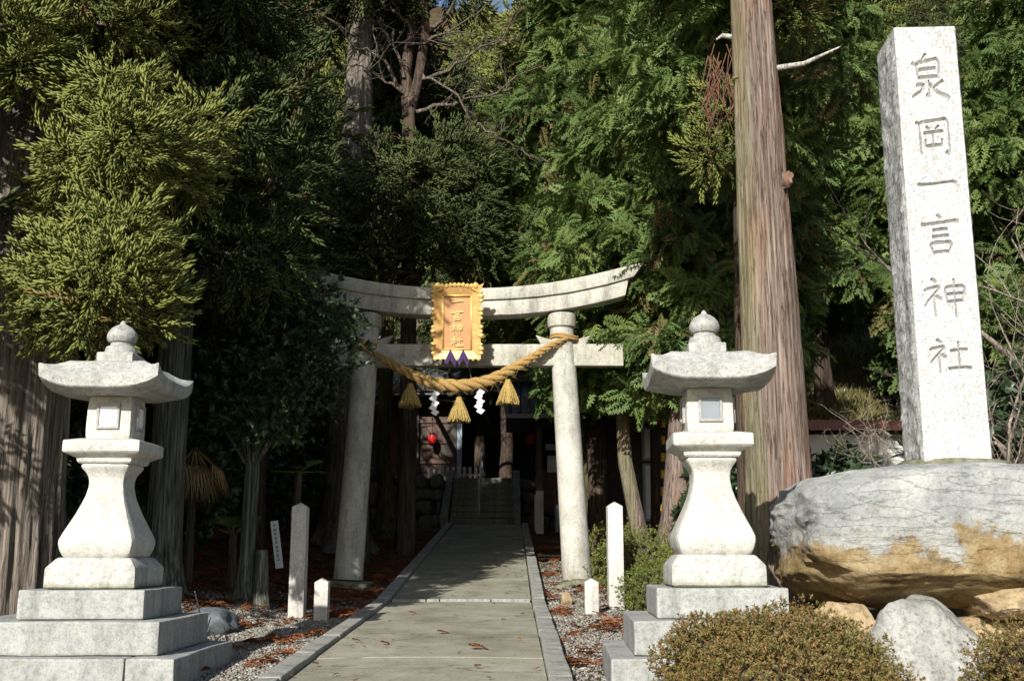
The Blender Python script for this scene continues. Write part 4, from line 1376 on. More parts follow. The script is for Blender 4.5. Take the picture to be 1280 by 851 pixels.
stub = [(t3p(970, 86, 9.95), t3p(1005, 80, 9.85), t3p(1050, 59, 9.75)), (t3p(925, 48, 10.0), t3p(903, 45, 10.05), t3p(895, 50, 10.05))]
r_ = random.Random(12)
dead = []
for k in range(44):
    p0 = Vector(t3p(r_.uniform(885, 918), r_.uniform(52, 120), 10.15 + r_.uniform(-.1, .1)))
    dead.append(([p0, p0 + Vector((r_.uniform(-.10, .08), 0, -.16)), p0 + Vector((r_.uniform(-.14, .12), 0, -.34 - r_.uniform(0, .2)))], [.006, .005, .002]))
knot = rock_mesh('knot', (.065, .06, .075), 77, 3, .35)
t3 = tree('cedar_tree', 'straight cedar with furrowed red-brown trunk rising between lantern and boulder', 'tree', *T3,
     trunk_mesh('trunk', [(0, 0, 0), (0, 0, 1.2), (-.02, 0, 3.4), (-.05, 0, 6.2), (-.10, 0, 15.5)], [.315, .290, .250, .195, .03], 132, 120, .055, .50, .42, [((c[0] * .2, c[1] * .2, c[2] + .2), tuple(np.asarray(c) * [.6, .6, 1]), tuple(c)) for c, r2, w2 in side_l] + limbs, .03, 6), 'bark_big',
     crown_mesh('crown', [(c, q, .8) for c, q, w2 in side_l] + [(c, q, .5) for c, q, w2 in up_l], 'tuft', 110, 23, .95), 'sugi',
     extra=[*[('branch_stub', segs_mesh('stub', [(s_, [.034, .026, .008])], 8), 'deadwood') for s_ in stub], ('dead_spray', segs_mesh('dead', dead, 4), 'dead_twig' if 'dead_twig' in M else 'wood_red')])
kp = t3p(984, 224, 9.80)
ko = obj('knot', knot, M['bark_big'], t3, (kp[0], kp[1], kp[2]))

# small forked evergreen in front of the torii's shaded pillar
T4 = (-3.13, 13.1)
lob = px_lobes([(300, 480, 62, 48, .6, .1), (350, 440, 60, 46, .6, -.2), (395, 400, 48, 42, .5, -.3), (270, 430, 58, 46, .6, .3), (330, 390, 60, 42, .6, .1), (420, 440, 40, 36, .4, -.3), (250, 495, 48, 38, .5, .2),
                (380, 490, 44, 32, .45, -.2), (340, 525, 52, 28, .5, 0), (290, 375, 48, 36, .5, .5), (385, 355, 40, 28, .4, .3), (430, 395, 26, 26, .3, -.6)], 13.0)
lob = [(c, q, .30 if (c[0] > P(366, 400, 13).x) else .75) for c, q, w_ in rel(lob, 0, 0)]
lob = [(c - np.array([T4[0], T4[1], gzf(*T4) - gzf(0, 0)]), q, w_) for c, q, w_ in lob]
zf_ = P(315, 575, 13.1).z - gzf(*T4)
limb4 = [((0, 0, zf_ - .1), tuple(np.asarray(c) * [.45, .45, .5] + [0, 0, zf_ * .5 - .05]), tuple(c)) for c, q, w_ in lob[:9]]
tree('evergreen_tree', 'small forked broadleaf evergreen overlapping the shaded end of the torii', 'tree', *T4,
     trunk_mesh('trunk', [(0, 0, 0), (.0, 0, .6), (.02, 0, zf_)], [.115, .09, .085], 24, 24, .06, .5, .18, limb4, .06, 8), 'bark_lichen',
     crown_mesh('crown', lob, 'broad', 150, 24, 1.15), 'broad')

# trunks behind the grey-windowed lantern
def bare_trunk_tree(x, y, pts, rad, label, bark, h0, H, Rm, seed, kind='fan', mat='hinoki', dens=34, size=1.1, name='cypress_tree', segn=36, flat=.30):
    up_l, limbs = conifer_lobes(h0, H, Rm, seed, .6, 5, flat)
    ctop = np.asarray(pts[-1])
    def shift(l, z): return np.array([np.interp(z, [p_[2] for p_ in pts], [p_[0] for p_ in pts]), np.interp(z, [p_[2] for p_ in pts], [p_[1] for p_ in pts]), 0])
    up_l = [(np.asarray(c) + shift(c, c[2]), q, w_) for c, q, w_ in up_l]
    limbs = [tuple(tuple(np.asarray(k) + shift(k, lb[0][2])) for k in lb) for lb in limbs]
    return tree(name, label, 'tree', x, y, trunk_mesh('trunk', pts, rad, segn, 50, .05, .6, .3, limbs, .035, seed), bark,
                crown_mesh('crown', up_l, kind, dens, seed + 50, size), mat)


bare_trunk_tree(2.30, 16.0, [(0, 0, 0), (.10, 0, .8), (.22, 0, 2.2), (.40, 0, 5), (.6, 0, 9.8)], [.28, .23, .21, .16, .03],
                'cypress with flaring mossy trunk standing straight behind the grey-windowed lantern', 'bark_big', 3.0, 9.5, .75, 31, dens=60)
bare_trunk_tree(2.75, 12.6, [(0, 0, 0), (0, 0, 2), (.05, 0, 5), (.1, 0, 11)], [.17, .15, .12, .03],
                'slim shaded cypress between the lantern and the red-brown cedar', 'bark_dark', 5.6, 10.5, 1.2, 32, dens=40)
bare_trunk_tree(2.06, 17.0, [(0, 0, 0), (-.12, 0, .7), (-.30, 0, 1.7), (-.36, 0, 3.2), (-.4, 0, 9)], [.155, .12, .11, .09, .02],
                'leaning cypress with pale brown trunk behind the tall post by the shrub', 'bark_big', 3.1, 8.6, 1.0, 33, dens=60)
bare_trunk_tree(1.62, 22.0, [(0, 0, 0), (0, 0, 2), (0, 0, 5), (0, 0, 14)], [.26, .23, .2, .03],
                'stout moss-covered tree behind the sunlit torii pillar', 'bark_moss', 5.2, 14, 2.2, 34, dens=30, size=1.4)
bare_trunk_tree(-2.75, 24.0, [(0, 0, 0), (.03, 0, .9), (-.10, 0, 1.8), (-.05, 0, 4), (0, 0, 12.3)], [.26, .19, .17, .15, .03],
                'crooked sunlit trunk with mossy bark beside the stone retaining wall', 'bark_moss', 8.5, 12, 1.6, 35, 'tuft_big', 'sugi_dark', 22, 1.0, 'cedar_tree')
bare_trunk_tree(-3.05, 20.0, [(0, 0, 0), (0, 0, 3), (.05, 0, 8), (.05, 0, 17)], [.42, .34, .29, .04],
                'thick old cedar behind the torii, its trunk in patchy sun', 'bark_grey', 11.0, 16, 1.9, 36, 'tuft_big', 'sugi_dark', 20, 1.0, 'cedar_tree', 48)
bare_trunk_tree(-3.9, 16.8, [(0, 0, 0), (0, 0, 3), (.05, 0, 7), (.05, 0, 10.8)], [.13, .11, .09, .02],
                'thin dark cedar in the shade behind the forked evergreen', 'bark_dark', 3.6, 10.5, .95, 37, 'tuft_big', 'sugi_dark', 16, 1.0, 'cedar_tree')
# sunlit cypresses behind the torii
bare_trunk_tree(2.65, 19.4, [(0, 0, 0), (0, 0, 3), (0, 0, 13)], [.20, .17, .02], 'dense bright green cypress overhanging the sunlit end of the torii', 'bark_dark', 3.4, 12.5, 2.2, 38, dens=84, flat=.42, size=1.0)
bare_trunk_tree(1.65, 21.0, [(0, 0, 0), (0, 0, 3), (0, 0, 14)], [.20, .17, .02], 'tall bright green cypress rising straight behind the sunlit torii pillar', 'bark_dark', 5.0, 13.5, 2.0, 43, dens=50, flat=.42, size=1.25)
bare_trunk_tree(3.5, 18.4, [(0, 0, 0), (0, 0, 3), (0, 0, 13)], [.18, .15, .02], 'bright green cypress filling the gap behind the red-brown cedar', 'bark_dark', 3.7, 12, 1.8, 39, dens=84, flat=.42, size=1.0)
bare_trunk_tree(1.32, 23.4, [(0, 0, 0), (0, 0, 3), (0, 0, 15)], [.22, .18, .02], 'tall brownish-green cedar rising above the middle of the torii', 'bark_dark', 4.9, 15, 2.2, 40, 'tuft_big', 'sugi', 26, 1.0, 'cedar_tree')
bare_trunk_tree(8.1, 28.0, [(0, 0, 0), (0, 0, 3), (0, 0, 14)], [.24, .2, .02], 'bright green cypress on the slope above the brown-eaved house', 'bark_dark', 3.6, 13.5, 3.0, 41, dens=40, flat=.42, size=1.5)
bare_trunk_tree(5.6, 26.4, [(0, 0, 0), (0, 0, 3), (0, 0, 15)], [.24, .2, .02], 'tall bright green cypress at the foot of the snowy slope', 'bark_dark', 5.8, 14.5, 2.4, 44, dens=40, flat=.42, size=1.5)
bare_trunk_tree(10.6, 19.4, [(0, 0, 0), (0, 0, 3), (0, 0, 13)], [.18, .15, .02], 'broad green cypress behind the bare twiggy shrubs past the inscribed pillar', 'bark_dark', 2.0, 13, 3.2, 42, dens=34, size=1.5, flat=.42)
# cedars standing out of the picture that shade the wood and the torii's end
for k, (x, y, hh, Rm, sd_) in enumerate([(-6.5, 8.2, 3.4, 2.0, 61), (-8.6, 12.5, 3.0, 2.4, 62), (-6.4, 14.6, 2.6, 2.0, 63), (-5.6, 18.6, 2.2, 2.2, 64)]):
    bare_trunk_tree(x, y, [(0, 0, 0), (0, 0, 3), (0, 0, (11, 9, 9, 10)[k] + .3)], [.28, .24, .03],
                    ['broad dark cedar at the very edge of the wood past the grey trunk', 'broad dark cedar deep in the wood past the lichen-mottled trunk', 'low-branched dark cedar in the wood behind the lichen-mottled trunk', 'low-branched dark cedar in the wood behind the thin dark cedar'][k],
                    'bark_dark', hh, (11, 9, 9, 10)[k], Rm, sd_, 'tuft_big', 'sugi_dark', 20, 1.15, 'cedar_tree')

# bare deciduous trees: one behind the torii, a twiggy one past the inscribed pillar
for (x, y, d0, l0, r0, dep, sd_, wild, bark, lb, cat) in (
        (-4.4, 25.6, (.10, 0, 1), 4.6, .20, 5, 3, .30, 'bark_pale', 'leafless pale tree in the wood past the crooked sunlit trunk', 'tree'),
        (5.05, 11.2, (.1, 0, 1), 1.7, .05, 5, 8, .50, 'bark_pale', 'leafless twiggy shrub tangled behind the inscribed pillar', 'shrub'),
        (5.9, 12.4, (-.15, 0, 1), 1.9, .055, 5, 15, .55, 'bark_pale', 'taller leafless twiggy shrub at the far end of the boulder', 'shrub')):
    segs = []
    rr_ = random.Random(sd_)
    twig_tree(segs, (0, 0, 0), d0, l0, r0, dep, rr_, wild, .10)
    if cat == 'shrub':
        for k in range(4): twig_tree(segs, (rr_.uniform(-.2, .2), 0, 0), (rr_.uniform(-.5, .5), rr_.uniform(-.3, .3), 1), l0 * .9, r0 * .8, dep - 1, rr_, wild, .10)
    main_, rest = segs[:1], segs[1:]
    t = thing('bare_tree' if cat == 'tree' else 'bare_shrub', lb, cat, (x, y, gzf(x, y) - .05))
    obj('trunk', segs_mesh('trunk', main_, 10), M['bark_dark'] if cat == 'tree' else M[bark], t)
    obj('branches', segs_mesh('branches', rest, 5), M[bark], t)

# low dark cedar that hides the lower trunks behind the torii
x5, y5 = -2.55, 18.9
lob = rel(px_lobes([(520, 225, 48, 30, .5, 0), (585, 245, 34, 40, .5, .3), (470, 265, 44, 30, .5, -.2), (560, 190, 40, 26, .5, .2), (425, 240, 36, 34, .5, .1), (540, 285, 52, 26, .5, 0), (600, 300, 30, 30, .4, .3),
                    (450, 310, 40, 22, .5, 0), (400, 290, 30, 30, .5, .2), (480, 205, 34, 26, .4, .3), (600, 200, 22, 24, .4, .5), (510, 320, 50, 18, .4, .2)], 18.9), x5, y5)
tree('cedar_tree', 'dark feathery cedar filling the gap right above the middle of the torii', 'tree', x5, y5,
     trunk_mesh('trunk', [(0, 0, 0), (0, 0, 3), (.1, 0, 7.6)], [.12, .10, .02], 16, 24, .05, .4, .3, [((0, 0, c[2] + .3), tuple(np.asarray(c) * [.5, .5, 1] + [0, 0, .2]), tuple(c)) for c, q, w_ in lob], .03, 5), 'bark_dark',
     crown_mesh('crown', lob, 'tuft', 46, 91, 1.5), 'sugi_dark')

# the forked leafless tree whose branches spread above the torii
bx_, by_ = -1.95, 20.2
bt = thing('bare_tree', 'leafless tree with dark forked trunk and crooked pale branches above the torii', 'tree', (bx_, by_, gzf(bx_, by_) - .05))
bb = Vector(bt.location)
fk = [P(511, 150, 20.2) - bb, P(507, 90, 20.2) - bb, P(515, 40, 20.2) - bb, P(520, -40, 20.3) - bb]
tm_pts = [Vector((0, 0, 0)), Vector((.02, 0, 2.2)), fk[0], fk[1], fk[2], fk[3]]
obj('trunk', segs_mesh('trunk', [(tm_pts, [.20, .16, .13, .12, .10, .07]), ([fk[0], P(524, 95, 20.1) - bb, P(532, 40, 20.0) - bb, P(528, -30, 19.9) - bb], [.10, .10, .09, .07])], 12), M['bark_dark'], bt)
rb_ = random.Random(31)
sg_ = []
for chain, r0 in (([(511, 130), (480, 78), (455, 60), (432, 40)], .05), ([(511, 120), (470, 95), (430, 82)], .04), ([(525, 100), (560, 88), (600, 60), (640, 52)], .045), ([(520, 140), (570, 128), (610, 122), (640, 110)], .05),
                  ([(522, 85), (560, 110), (592, 152), (625, 172), (657, 188)], .030), ([(512, 60), (545, 48), (590, 20)], .04), ([(515, 40), (490, 10), (470, -20)], .05), ([(530, 50), (560, 20), (575, -20)], .05), ([(508, 100), (488, 40), (465, 10)], .035)):
    pp = [P(u, v, 20.1 - .35 * i * rb_.uniform(.2, 1)) - bb for i, (u, v) in enumerate(chain)]
    pp2 = []
    for i in range(len(pp) - 1):
        for k in range(4): pp2.append(pp[i].lerp(pp[i + 1], k / 4) + Vector((rb_.gauss(0, .035), rb_.gauss(0, .035), rb_.gauss(0, .035))))
    pp2.append(pp[-1])
    n_ = len(pp2)
    sg_.append((pp2, [r0 * (1 - .75 * i / n_) for i in range(n_)]))
    for i in range(3, n_, 2):
        dd = (pp2[i] - pp2[i - 2]).normalized() + Vector((rb_.gauss(0, .6), rb_.gauss(0, .4), rb_.gauss(.1, .6)))
        twig_tree(sg_, pp2[i], dd, rb_.uniform(.5, 1.1), r0 * .35, 2, rb_, .5, .06)
obj('branches', segs_mesh('branches', sg_, 5), M['bark_twig'], bt)

BT = [o for o in COL.objects if o.name.startswith('bare_tree') and o.parent is None and 'past the crooked' in o['label']][0]
for k, (x, y, rz, sc_, lb) in enumerate(((-3.6, 27.0, 2.1, .95, 'leafless pale tree beside the shrine hall roof'), (-.2, 31.2, 4.0, 1.05, 'leafless pale tree on the terrace past the head of the stairs'),
                                        (-5.2, 23.5, 1.0, .95, 'leafless pale tree in the wood behind the thick old cedar'), (9.6, 17.2, 3.0, .9, 'leafless pale tree beyond the twiggy shrubs'))):
    c_ = copy_tree(BT); c_.location = (x, y, gzf(x, y) - .05); c_.rotation_euler = (0, 0, rz); c_.scale = (sc_,) * 3; c_['label'] = lb

# fan palm with hanging dead fronds, young palms on the wood floor
def fan_palm(u, v, Y, n, l, mat, label, droop, stem_h):
    p_ = P(u, v, Y); r_ = random.Random(int(u)); g = gzf(p_.x, Y)
    t = thing('fan_palm', label, 'palm', (p_.x, Y, g))
    zt = p_.z - g
    obj('trunk', trunk_mesh('trunk', [(0, 0, 0), (0, 0, zt * .5), (0, 0, zt)], [.06, .05, .05], 10, 8, .1, .2, .1, seed=1), M['bark_dark'], t)
    for k in range(n):
        a_ = k * 2.4; mb = MB(); st_ = []
        d = Vector((math.cos(a_), math.sin(a_), -droop + r_.uniform(-.2, .3))).normalized()
        c = Vector((0, 0, zt)) + d * l * .45
        for j in range(13):
            b_ = (j - 6) / 6 * 1.15
            side = d.cross(Vector((0, 0, 1))).normalized()
            e = (d * math.cos(b_) + side * math.sin(b_)).normalized()
            w_ = e.cross(Vector((0, 0, 1))).normalized() * .012
            q = c + e * l * .55 + Vector((0, 0, -.10 * l - droop * .25 * l)); m_ = c + e * l * .3
            o_ = len(mb.v); mb.v += [tuple(c), tuple(m_ + w_), tuple(q), tuple(m_ - w_)]; mb.f += [(o_, o_ + 1, o_ + 2, o_ + 3)]
        mb.tube([(0, 0, zt), tuple(c)], [.010, .006], 4, False)
        me_ = mb.mesh('frond')
        for an in ('rnd', 'tip'):
            at = me_.attributes.new(an, 'FLOAT', 'POINT'); at.data.foreach_set('value', np.full(len(me_.vertices), r_.uniform(.2, .9), dtype=np.float32))
        obj('frond', me_, M[mat], t)


fan_palm(244, 560, 13.4, 13, .62, 'dead_leaf', 'palm with a skirt of hanging dead brown fronds behind the lantern', 1.1, 1.4)
fan_palm(292, 668, 13.6, 7, .42, 'hinoki', 'young green palm low on the wood floor by the forked evergreen', -.5, .3)
fan_palm(373, 590, 14.8, 7, .46, 'hinoki', 'young green palm behind the tall post by the forked evergreen', -.2, .8)

# ------------------------------------------------------------------ understorey and forest on the slope
def proto_shrub(seed, w, h, mat, kind, dens):
    r = np.random.default_rng(seed); lobes = []
    for k in range(9):
        a_ = r.uniform(0, 6.28); d = r.uniform(.1, .62) * w
        q = r.uniform(.32, .5) * w
        lobes.append((np.array([math.cos(a_) * d, math.sin(a_) * d, r.uniform(.3, .9) * h]), (q, q, q * .8), 1.0))
    segs = []
    twig_tree(segs, (0, 0, 0), (0, 0, 1), h * .6, .05, 2, random.Random(seed), .4, .1)
    return segs_mesh('stems', segs, 5), crown_mesh('crown', lobes, kind, dens, seed, 1.0), mat


SH = [proto_shrub(71, 1.2, 1.8, 'broad', 'broad_big', 26), proto_shrub(72, 1.5, 2.6, 'broad', 'broad_big', 24), proto_shrub(73, 1.3, 2.2, 'sugi_dark', 'tuft_big', 24)]
shrub_spots = [(-4.6, 14.6, 0, 'dark evergreen bush in the shade between the lichen-mottled trunk and the forked evergreen'),
               (-5.4, 16.6, 1, 'big dark evergreen bush deep in the shaded wood behind the palm'),
               (-4.4, 19.0, 1, 'dark evergreen bush beside the thick old cedar'),
               (-5.2, 11.4, 0, 'dark evergreen bush between the grey cedar and the lichen-mottled trunk'),
               (-4.2, 22.6, 2, 'dark cedar sapling beside the crooked sunlit trunk'),
               (3.4, 16.0, 0, 'dark evergreen bush behind the slim shaded cypress'),
               (5.2, 17.5, 0, 'dark evergreen bush in front of the brown-eaved house wall'),
               (6.6, 13.6, 1, 'big dark evergreen bush behind the far end of the boulder')]
for k, (x, y, i, lb) in enumerate(shrub_spots):
    st_, cr_, mt = SH[i]
    t = thing('evergreen_bush', lb, 'bush', (x, y, gzf(x, y) - .05), k * 1.3)
    obj('stems', st_, M['bark_dark'], t); obj('crown', cr_, M[mt], t)

FT = []
for sd_, h0, H, Rm, kind, mat, dens in ((81, 4.0, 15, 2.8, 'tuft_big', 'sugi_dark', 13), (82, 3.0, 13, 2.6, 'fan_big', 'hinoki', 15), (83, 5.0, 17, 2.7, 'tuft_big', 'sugi', 12)):
    lb_, li_ = conifer_lobes(h0, H, Rm, sd_, .85, 5, .36)
    FT.append((trunk_mesh('trunk', [(0, 0, -.3), (0, 0, 4), (0, 0, H)], [.27, .22, .03], 20, 24, .05, .4, .4, li_, .05, sd_), crown_mesh('crown', lb_, kind, dens, sd_, 1.25), mat))
FLAB = ['dark cedar in the wooded slope behind the shrine', 'bright cypress in the wooded slope behind the shrine', 'brownish-green cedar in the wooded slope behind the shrine']
spots = []
rf = random.Random(9)
for row, (y, n, x0, x1) in enumerate([(27.5, 4, -14, -5.5), (34, 7, -15, 16), (39.5, 9, -17, 18), (44, 10, -19, 20), (49, 10, -21, 22), (55, 10, -24, 26), (62, 10, -28, 30)]):
    for k in range(n):
        x = x0 + (x1 - x0) * (k + .5) / n + rf.uniform(-.6, .6); yy_ = y + rf.uniform(-1.2, 1.2)
        if row == 1 and -6.2 < x < 2.2: continue
        spots.append((x, yy_))
for (x, y) in ((-7.5, 22.5), (-10, 17.5), (-11.5, 22.0), (11.5, 19.5), (10.5, 26.5), (13.8, 24), (3.4, 26.8), (-1.0, 33.0)):
    spots.append((x, y))
for k, (x, y) in enumerate(spots):
    i = rf.choice((0, 0, 1, 2)) if x < 0 else rf.choice((0, 1, 1, 2))
    tr_, cr_, mt = FT[i]
    where = 'in the wood beside the path' if y < 31 else ('on the terrace beside the shrine halls' if y < 37 else ('low on the slope behind the shrine halls' if y < 46.5 else ('midway up the slope behind the shrine halls' if y < 52 else 'high up the slope behind the shrine halls')))
    if y < 31: where += (' on the lantern-with-white-window side' if x < 0 else ' on the boulder side')
    knd = ['dark cedar', 'bright cypress', 'brownish-green cedar'][i]
    t = thing('forest_tree', knd + ' ' + where, 'tree', (x, y, gzf(x, y) - .05), rf.uniform(0, 6.28), knd + ('es ' if knd.endswith('s') else 's ') + where)
    s_ = rf.uniform(.85, 1.2) * (.62 if y < 31 else (.8 if y < 37 else 1)); t.scale = (s_, s_, s_ * rf.uniform(.95, 1.15))
    obj('trunk', tr_, M['bark_dark'], t); obj('crown', cr_, M[mt], t)

# ------------------------------------------------------------------ stairs, wall, shrine buildings
zs0 = EZ + .674
stairs = struct(bpy.data.objects.new('stairs', None)); COL.objects.link(stairs)
for k in range(8):
    obj('step', block((1.58 - .01 * (k % 2), .335, .146), .022, .008, 3, k), M['stair'], stairs, (-.77 + .006 * (k % 3), 27.36 + k * .30, zs0 - .01 + .162 * k + .08))
for x in (-1.66, .12):
    mb = MB()
    V = [(x + dx, y, z) for dx in (-.09, .09) for y, z in ((27.0, zs0 - .15), (27.0, zs0 + .28), (29.6, zs0 + 1.50), (29.75, zs0 + 1.50), (29.75, zs0 - .15))]
    mb.add(V, [(0, 1, 2, 3, 4), (9, 8, 7, 6, 5)] + [(k, 5 + k, 5 + (k + 1) % 5, (k + 1) % 5) for k in range(5)])
    me_ = mb.mesh('cheek'); bm = bmesh.new(); bm.from_mesh(me_); bmesh.ops.recalc_face_normals(bm, faces=bm.faces); bm.to_mesh(me_); bm.free()
    obj('cheek_stone', me_, M['stair'], stairs)


def handrail(label, pts, posts):
    t = thing('handrail', label, 'handrail', pts[0])
    b0 = Vector(pts[0]); mb = MB()
    mb.tube([Vector(q) - b0 for q in pts], [.022] * len(pts), 8)
    obj('rail', mb.mesh('rail', True), M['steel'], t)
    for (q, h) in posts:
        mb = MB(); mb.tube([Vector(q) - b0, Vector(q) - b0 + Vector((0, 0, h))], [.020, .020], 8)
        obj('rail_post', mb.mesh('post', True), M['steel'], t)


handrail('steel handrail up the middle of the stone stairs', [(-.81, 27.1, zs0 + .80), (-.81, 29.5, zs0 + 2.08), (-.81, 30.0, zs0 + 2.12)],
         [((-.81, 27.15, zs0 - .02), .83), ((-.81, 28.4, zs0 + .64), .86), ((-.81, 29.6, zs0 + 1.25), .84)])
handrail('steel handrail on the upper terrace beyond the stairs', [(-.05, 31.6, EZ + 2.8), (-.22, 34.2, EZ + 4.1)],
         [((-.05, 31.6, EZ + 1.95), .86), ((-.22, 34.2, EZ + 1.95), 2.16)])

wall = struct(bpy.data.objects.new('retaining_wall', None)); COL.objects.link(wall)
rw = random.Random(2)
for (xa, xb, yw) in ((-7.5, -1.78, 28.15), (.24, 5.2, 29.6)):
    for row in range(4):
        x = xa + rw.uniform(-.2, 0)
        while x < xb:
            w_ = rw.uniform(.32, .58)
            if x + w_ > xb: w_ = xb - x
            if w_ < .1: break
            me_ = rock_mesh('wall_stone', (w_ * .53, .24, .19), rw.randint(0, 500), 3, .07, 5, 4, .01)
            g = gzf((x + w_ / 2), yw - .4)
            obj('wall_stone', me_, M['wall_rock'], wall, (x + w_ / 2, yw + row * .03, g + .17 + row * .335 + rw.uniform(-.02, .02)))
            x += w_


def tiled_roof(parent, cx, cy, z0, wx, dy, rise, n_ribs, mat='roof_tile', ridge=True):
    """gable roof with the ridge along x: two slopes with raised tile ribs"""
    for s in (-1, 1):
        mb = MB()
        y0 = cy + s * dy; y1 = cy
        mb.add([(cx - wx, y0, z0), (cx + wx, y0, z0), (cx + wx, y1, z0 + rise), (cx - wx, y1, z0 + rise), (cx - wx, y0, z0 - .10), (cx + wx, y0, z0 - .10), (cx + wx, y1, z0 + rise - .10), (cx - wx, y1, z0 + rise - .10)],
               [(0, 1, 2, 3), (7, 6, 5, 4), (0, 4, 5, 1), (2, 6, 7, 3), (1, 5, 6, 2), (0, 3, 7, 4)])
        ro = obj('roof_slope', mb.mesh('slope'), M[mat], parent)
        for k in range(n_ribs):
            x = cx - wx + 2 * wx * (k + .5) / n_ribs
            rb = MB(); rb.tube([(x, y0 - s * -.02, z0 + .02), (x, (y0 + y1) / 2, z0 + rise / 2 + .0), (x, y1, z0 + rise + .02)], [.045] * 3, 6)
            obj('tile_rib', rb.mesh('rib', True), M[mat], ro)
    if ridge:
        obj('ridge', MB().box((cx, cy, z0 + rise + .08), (2 * wx + .1, .22, .22)).mesh('ridge'), M[mat], parent)


# worship hall above the wall
hall = thing('worship_hall', 'dark timber shrine hall with grey tiled roof above the stone wall', 'building', (-3.4, 33.6, gzf(-3.4, 33.6)))
hz = 2.55
for k in range(8):
    obj('wall_board', MB().box((-1.55 + k * .443, -1.6, hz / 2), (.435, .06, hz)).mesh('board'), M['wood_red'] if k % 3 == 0 else M['wood_dark'], hall)
obj('side_wall', MB().box((1.80, 0, hz / 2), (.08, 3.1, hz)).mesh('wall'), M['wood_dark'], hall)
obj('side_wall', MB().box((-1.82, 0, hz / 2), (.08, 3.1, hz)).mesh('wall'), M['wood_dark'], hall)
for z in (.55, 1.15, 1.75):
    obj('rail_board', MB().box((-.1, -1.66, z), (3.4, .05, .10)).mesh('board'), M['wood_red'], hall)
for x in (-1.85, -.6, .6, 1.86):
    obj('corner_post', MB().box((x, -1.70, hz / 2), (.14, .14, hz)).mesh('post'), M['bluewall'] if x > 1.8 else M['wood_dark'], hall)
tiled_roof(hall, 0, 0, hz - .05, 2.7, 2.6, 1.7, 16)

main = thing('main_hall', 'tall dark shrine building with grey roof glimpsed beneath the rope', 'building', (-.9, 38.2, gzf(-.9, 38.2)))
for k in range(7):
    obj('wall_panel', MB().box((-1.5 + k * .5, -1.5, 1.7), (.48, .07, 3.4)).mesh('panel'), M['wood_dark'], main)
for x in (-1.8, -.6, .6, 1.8):
    obj('pillar_post', MB().box((x, -1.75, 1.7), (.18, .18, 3.4)).mesh('post'), M['wood_dark'], main)
tiled_roof(main, 0, 0, 3.35, 2.9, 2.9, 2.1, 16)

# purification pavilion behind the sunlit torii pillar
pav = thing('wash_pavilion', 'open wash pavilion with tiled roof and pale water trough behind the torii pillar', 'pavilion', (1.75, 25.4, gzf(1.75, 25.4)))
for x in (-1.13, 1.13):
    for y in (-.75, .75):
        p_ = obj('post', MB().box((x, y, 1.28), (.12, .12, 2.56)).mesh('post'), M['wood_dark'], pav)
        obj('post_shoe', block((.17, .17, .95), .01, .002, 0), M['post'], p_, (x, y, .42))
obj('water_trough', block((1.6, .75, .62), .03, .008, 3), M['bluewall'], pav, (0.05, 0, .30))
obj('ladle_rack', MB().box((.05, -.1, .78), (1.5, .05, .05)).mesh('rack'), M['wood_dark'], pav)
for k in range(9):
    obj('ladle', MB().tube([(-.6 + k * .15, -.35, .66), (-.6 + k * .15, .1, .80)], [.012, .012], 6).mesh('ladle'), M['post'], pav)
obj('notice', MB().box((-.60, .76, 1.62), (.62, .03, .40)).mesh('notice'), M['white'], pav)
obj('notice', MB().box((-.62, .76, 2.02), (.66, .03, .14)).mesh('notice'), M['white'], pav)
obj('back_panel', MB().box((0, .80, 1.0), (2.2, .03, 1.0)).mesh('panel'), M['wood_red'], pav)
tiled_roof(pav, 0, 0, 2.55, 1.9, 1.5, .95, 18)
for k, s in enumerate((-1, 1)):
    obj('gable', MB().box((s * 1.6, 0, 2.75), (.06, 1.5, .5)).mesh('gable'), M['wood_dark'], pav)

# red hanging lanterns
for u, v, Y, lb in ((540, 549, 31.6, 'small red lantern hanging by the shrine hall corner'), (665, 549, 26.6, 'small red lantern hanging by the wash pavilion post')):
    p_ = P(u, v, Y)
    t = thing('red_lantern', lb, 'paper lantern', p_)
    t.scale = (.8, .8, .8)
    obj('shade', lathe([(.07, -.17), (.125, -.14), (.150, -.05), (.150, .05), (.125, .14), (.07, .17)], 16), M['red'], t)
    obj('cap', lathe([(.075, .17), (.085, .18), (.085, .23), (.07, .24)], 14), M['black'], t)
    obj('cap', lathe([(.07, -.24), (.085, -.23), (.085, -.18), (.075, -.17)], 14), M['black'], t)
    obj('hanger', MB().tube([(0, 0, .24), (0, 0, .62)], [.012, .012], 6).mesh('hanger'), M['black'], t)
# pale picket fence on the terrace
pf = thing('picket_fence', 'row of pale stone pickets at the head of the stairs', 'fence', (-2.0, 30.4, gzf(-2.0, 30.4)))
for k in range(10):
    obj('picket', sq_lathe([(.045, 0), (.045, .40), (.02, .44)], 3, .05, None, k, .002), M['post'], pf, (-.25 + k * .155, 0, 0))
obj('fence_rail', MB().box((.45, .03, .22), (1.6, .03, .05)).mesh('rail'), M['post'], pf)

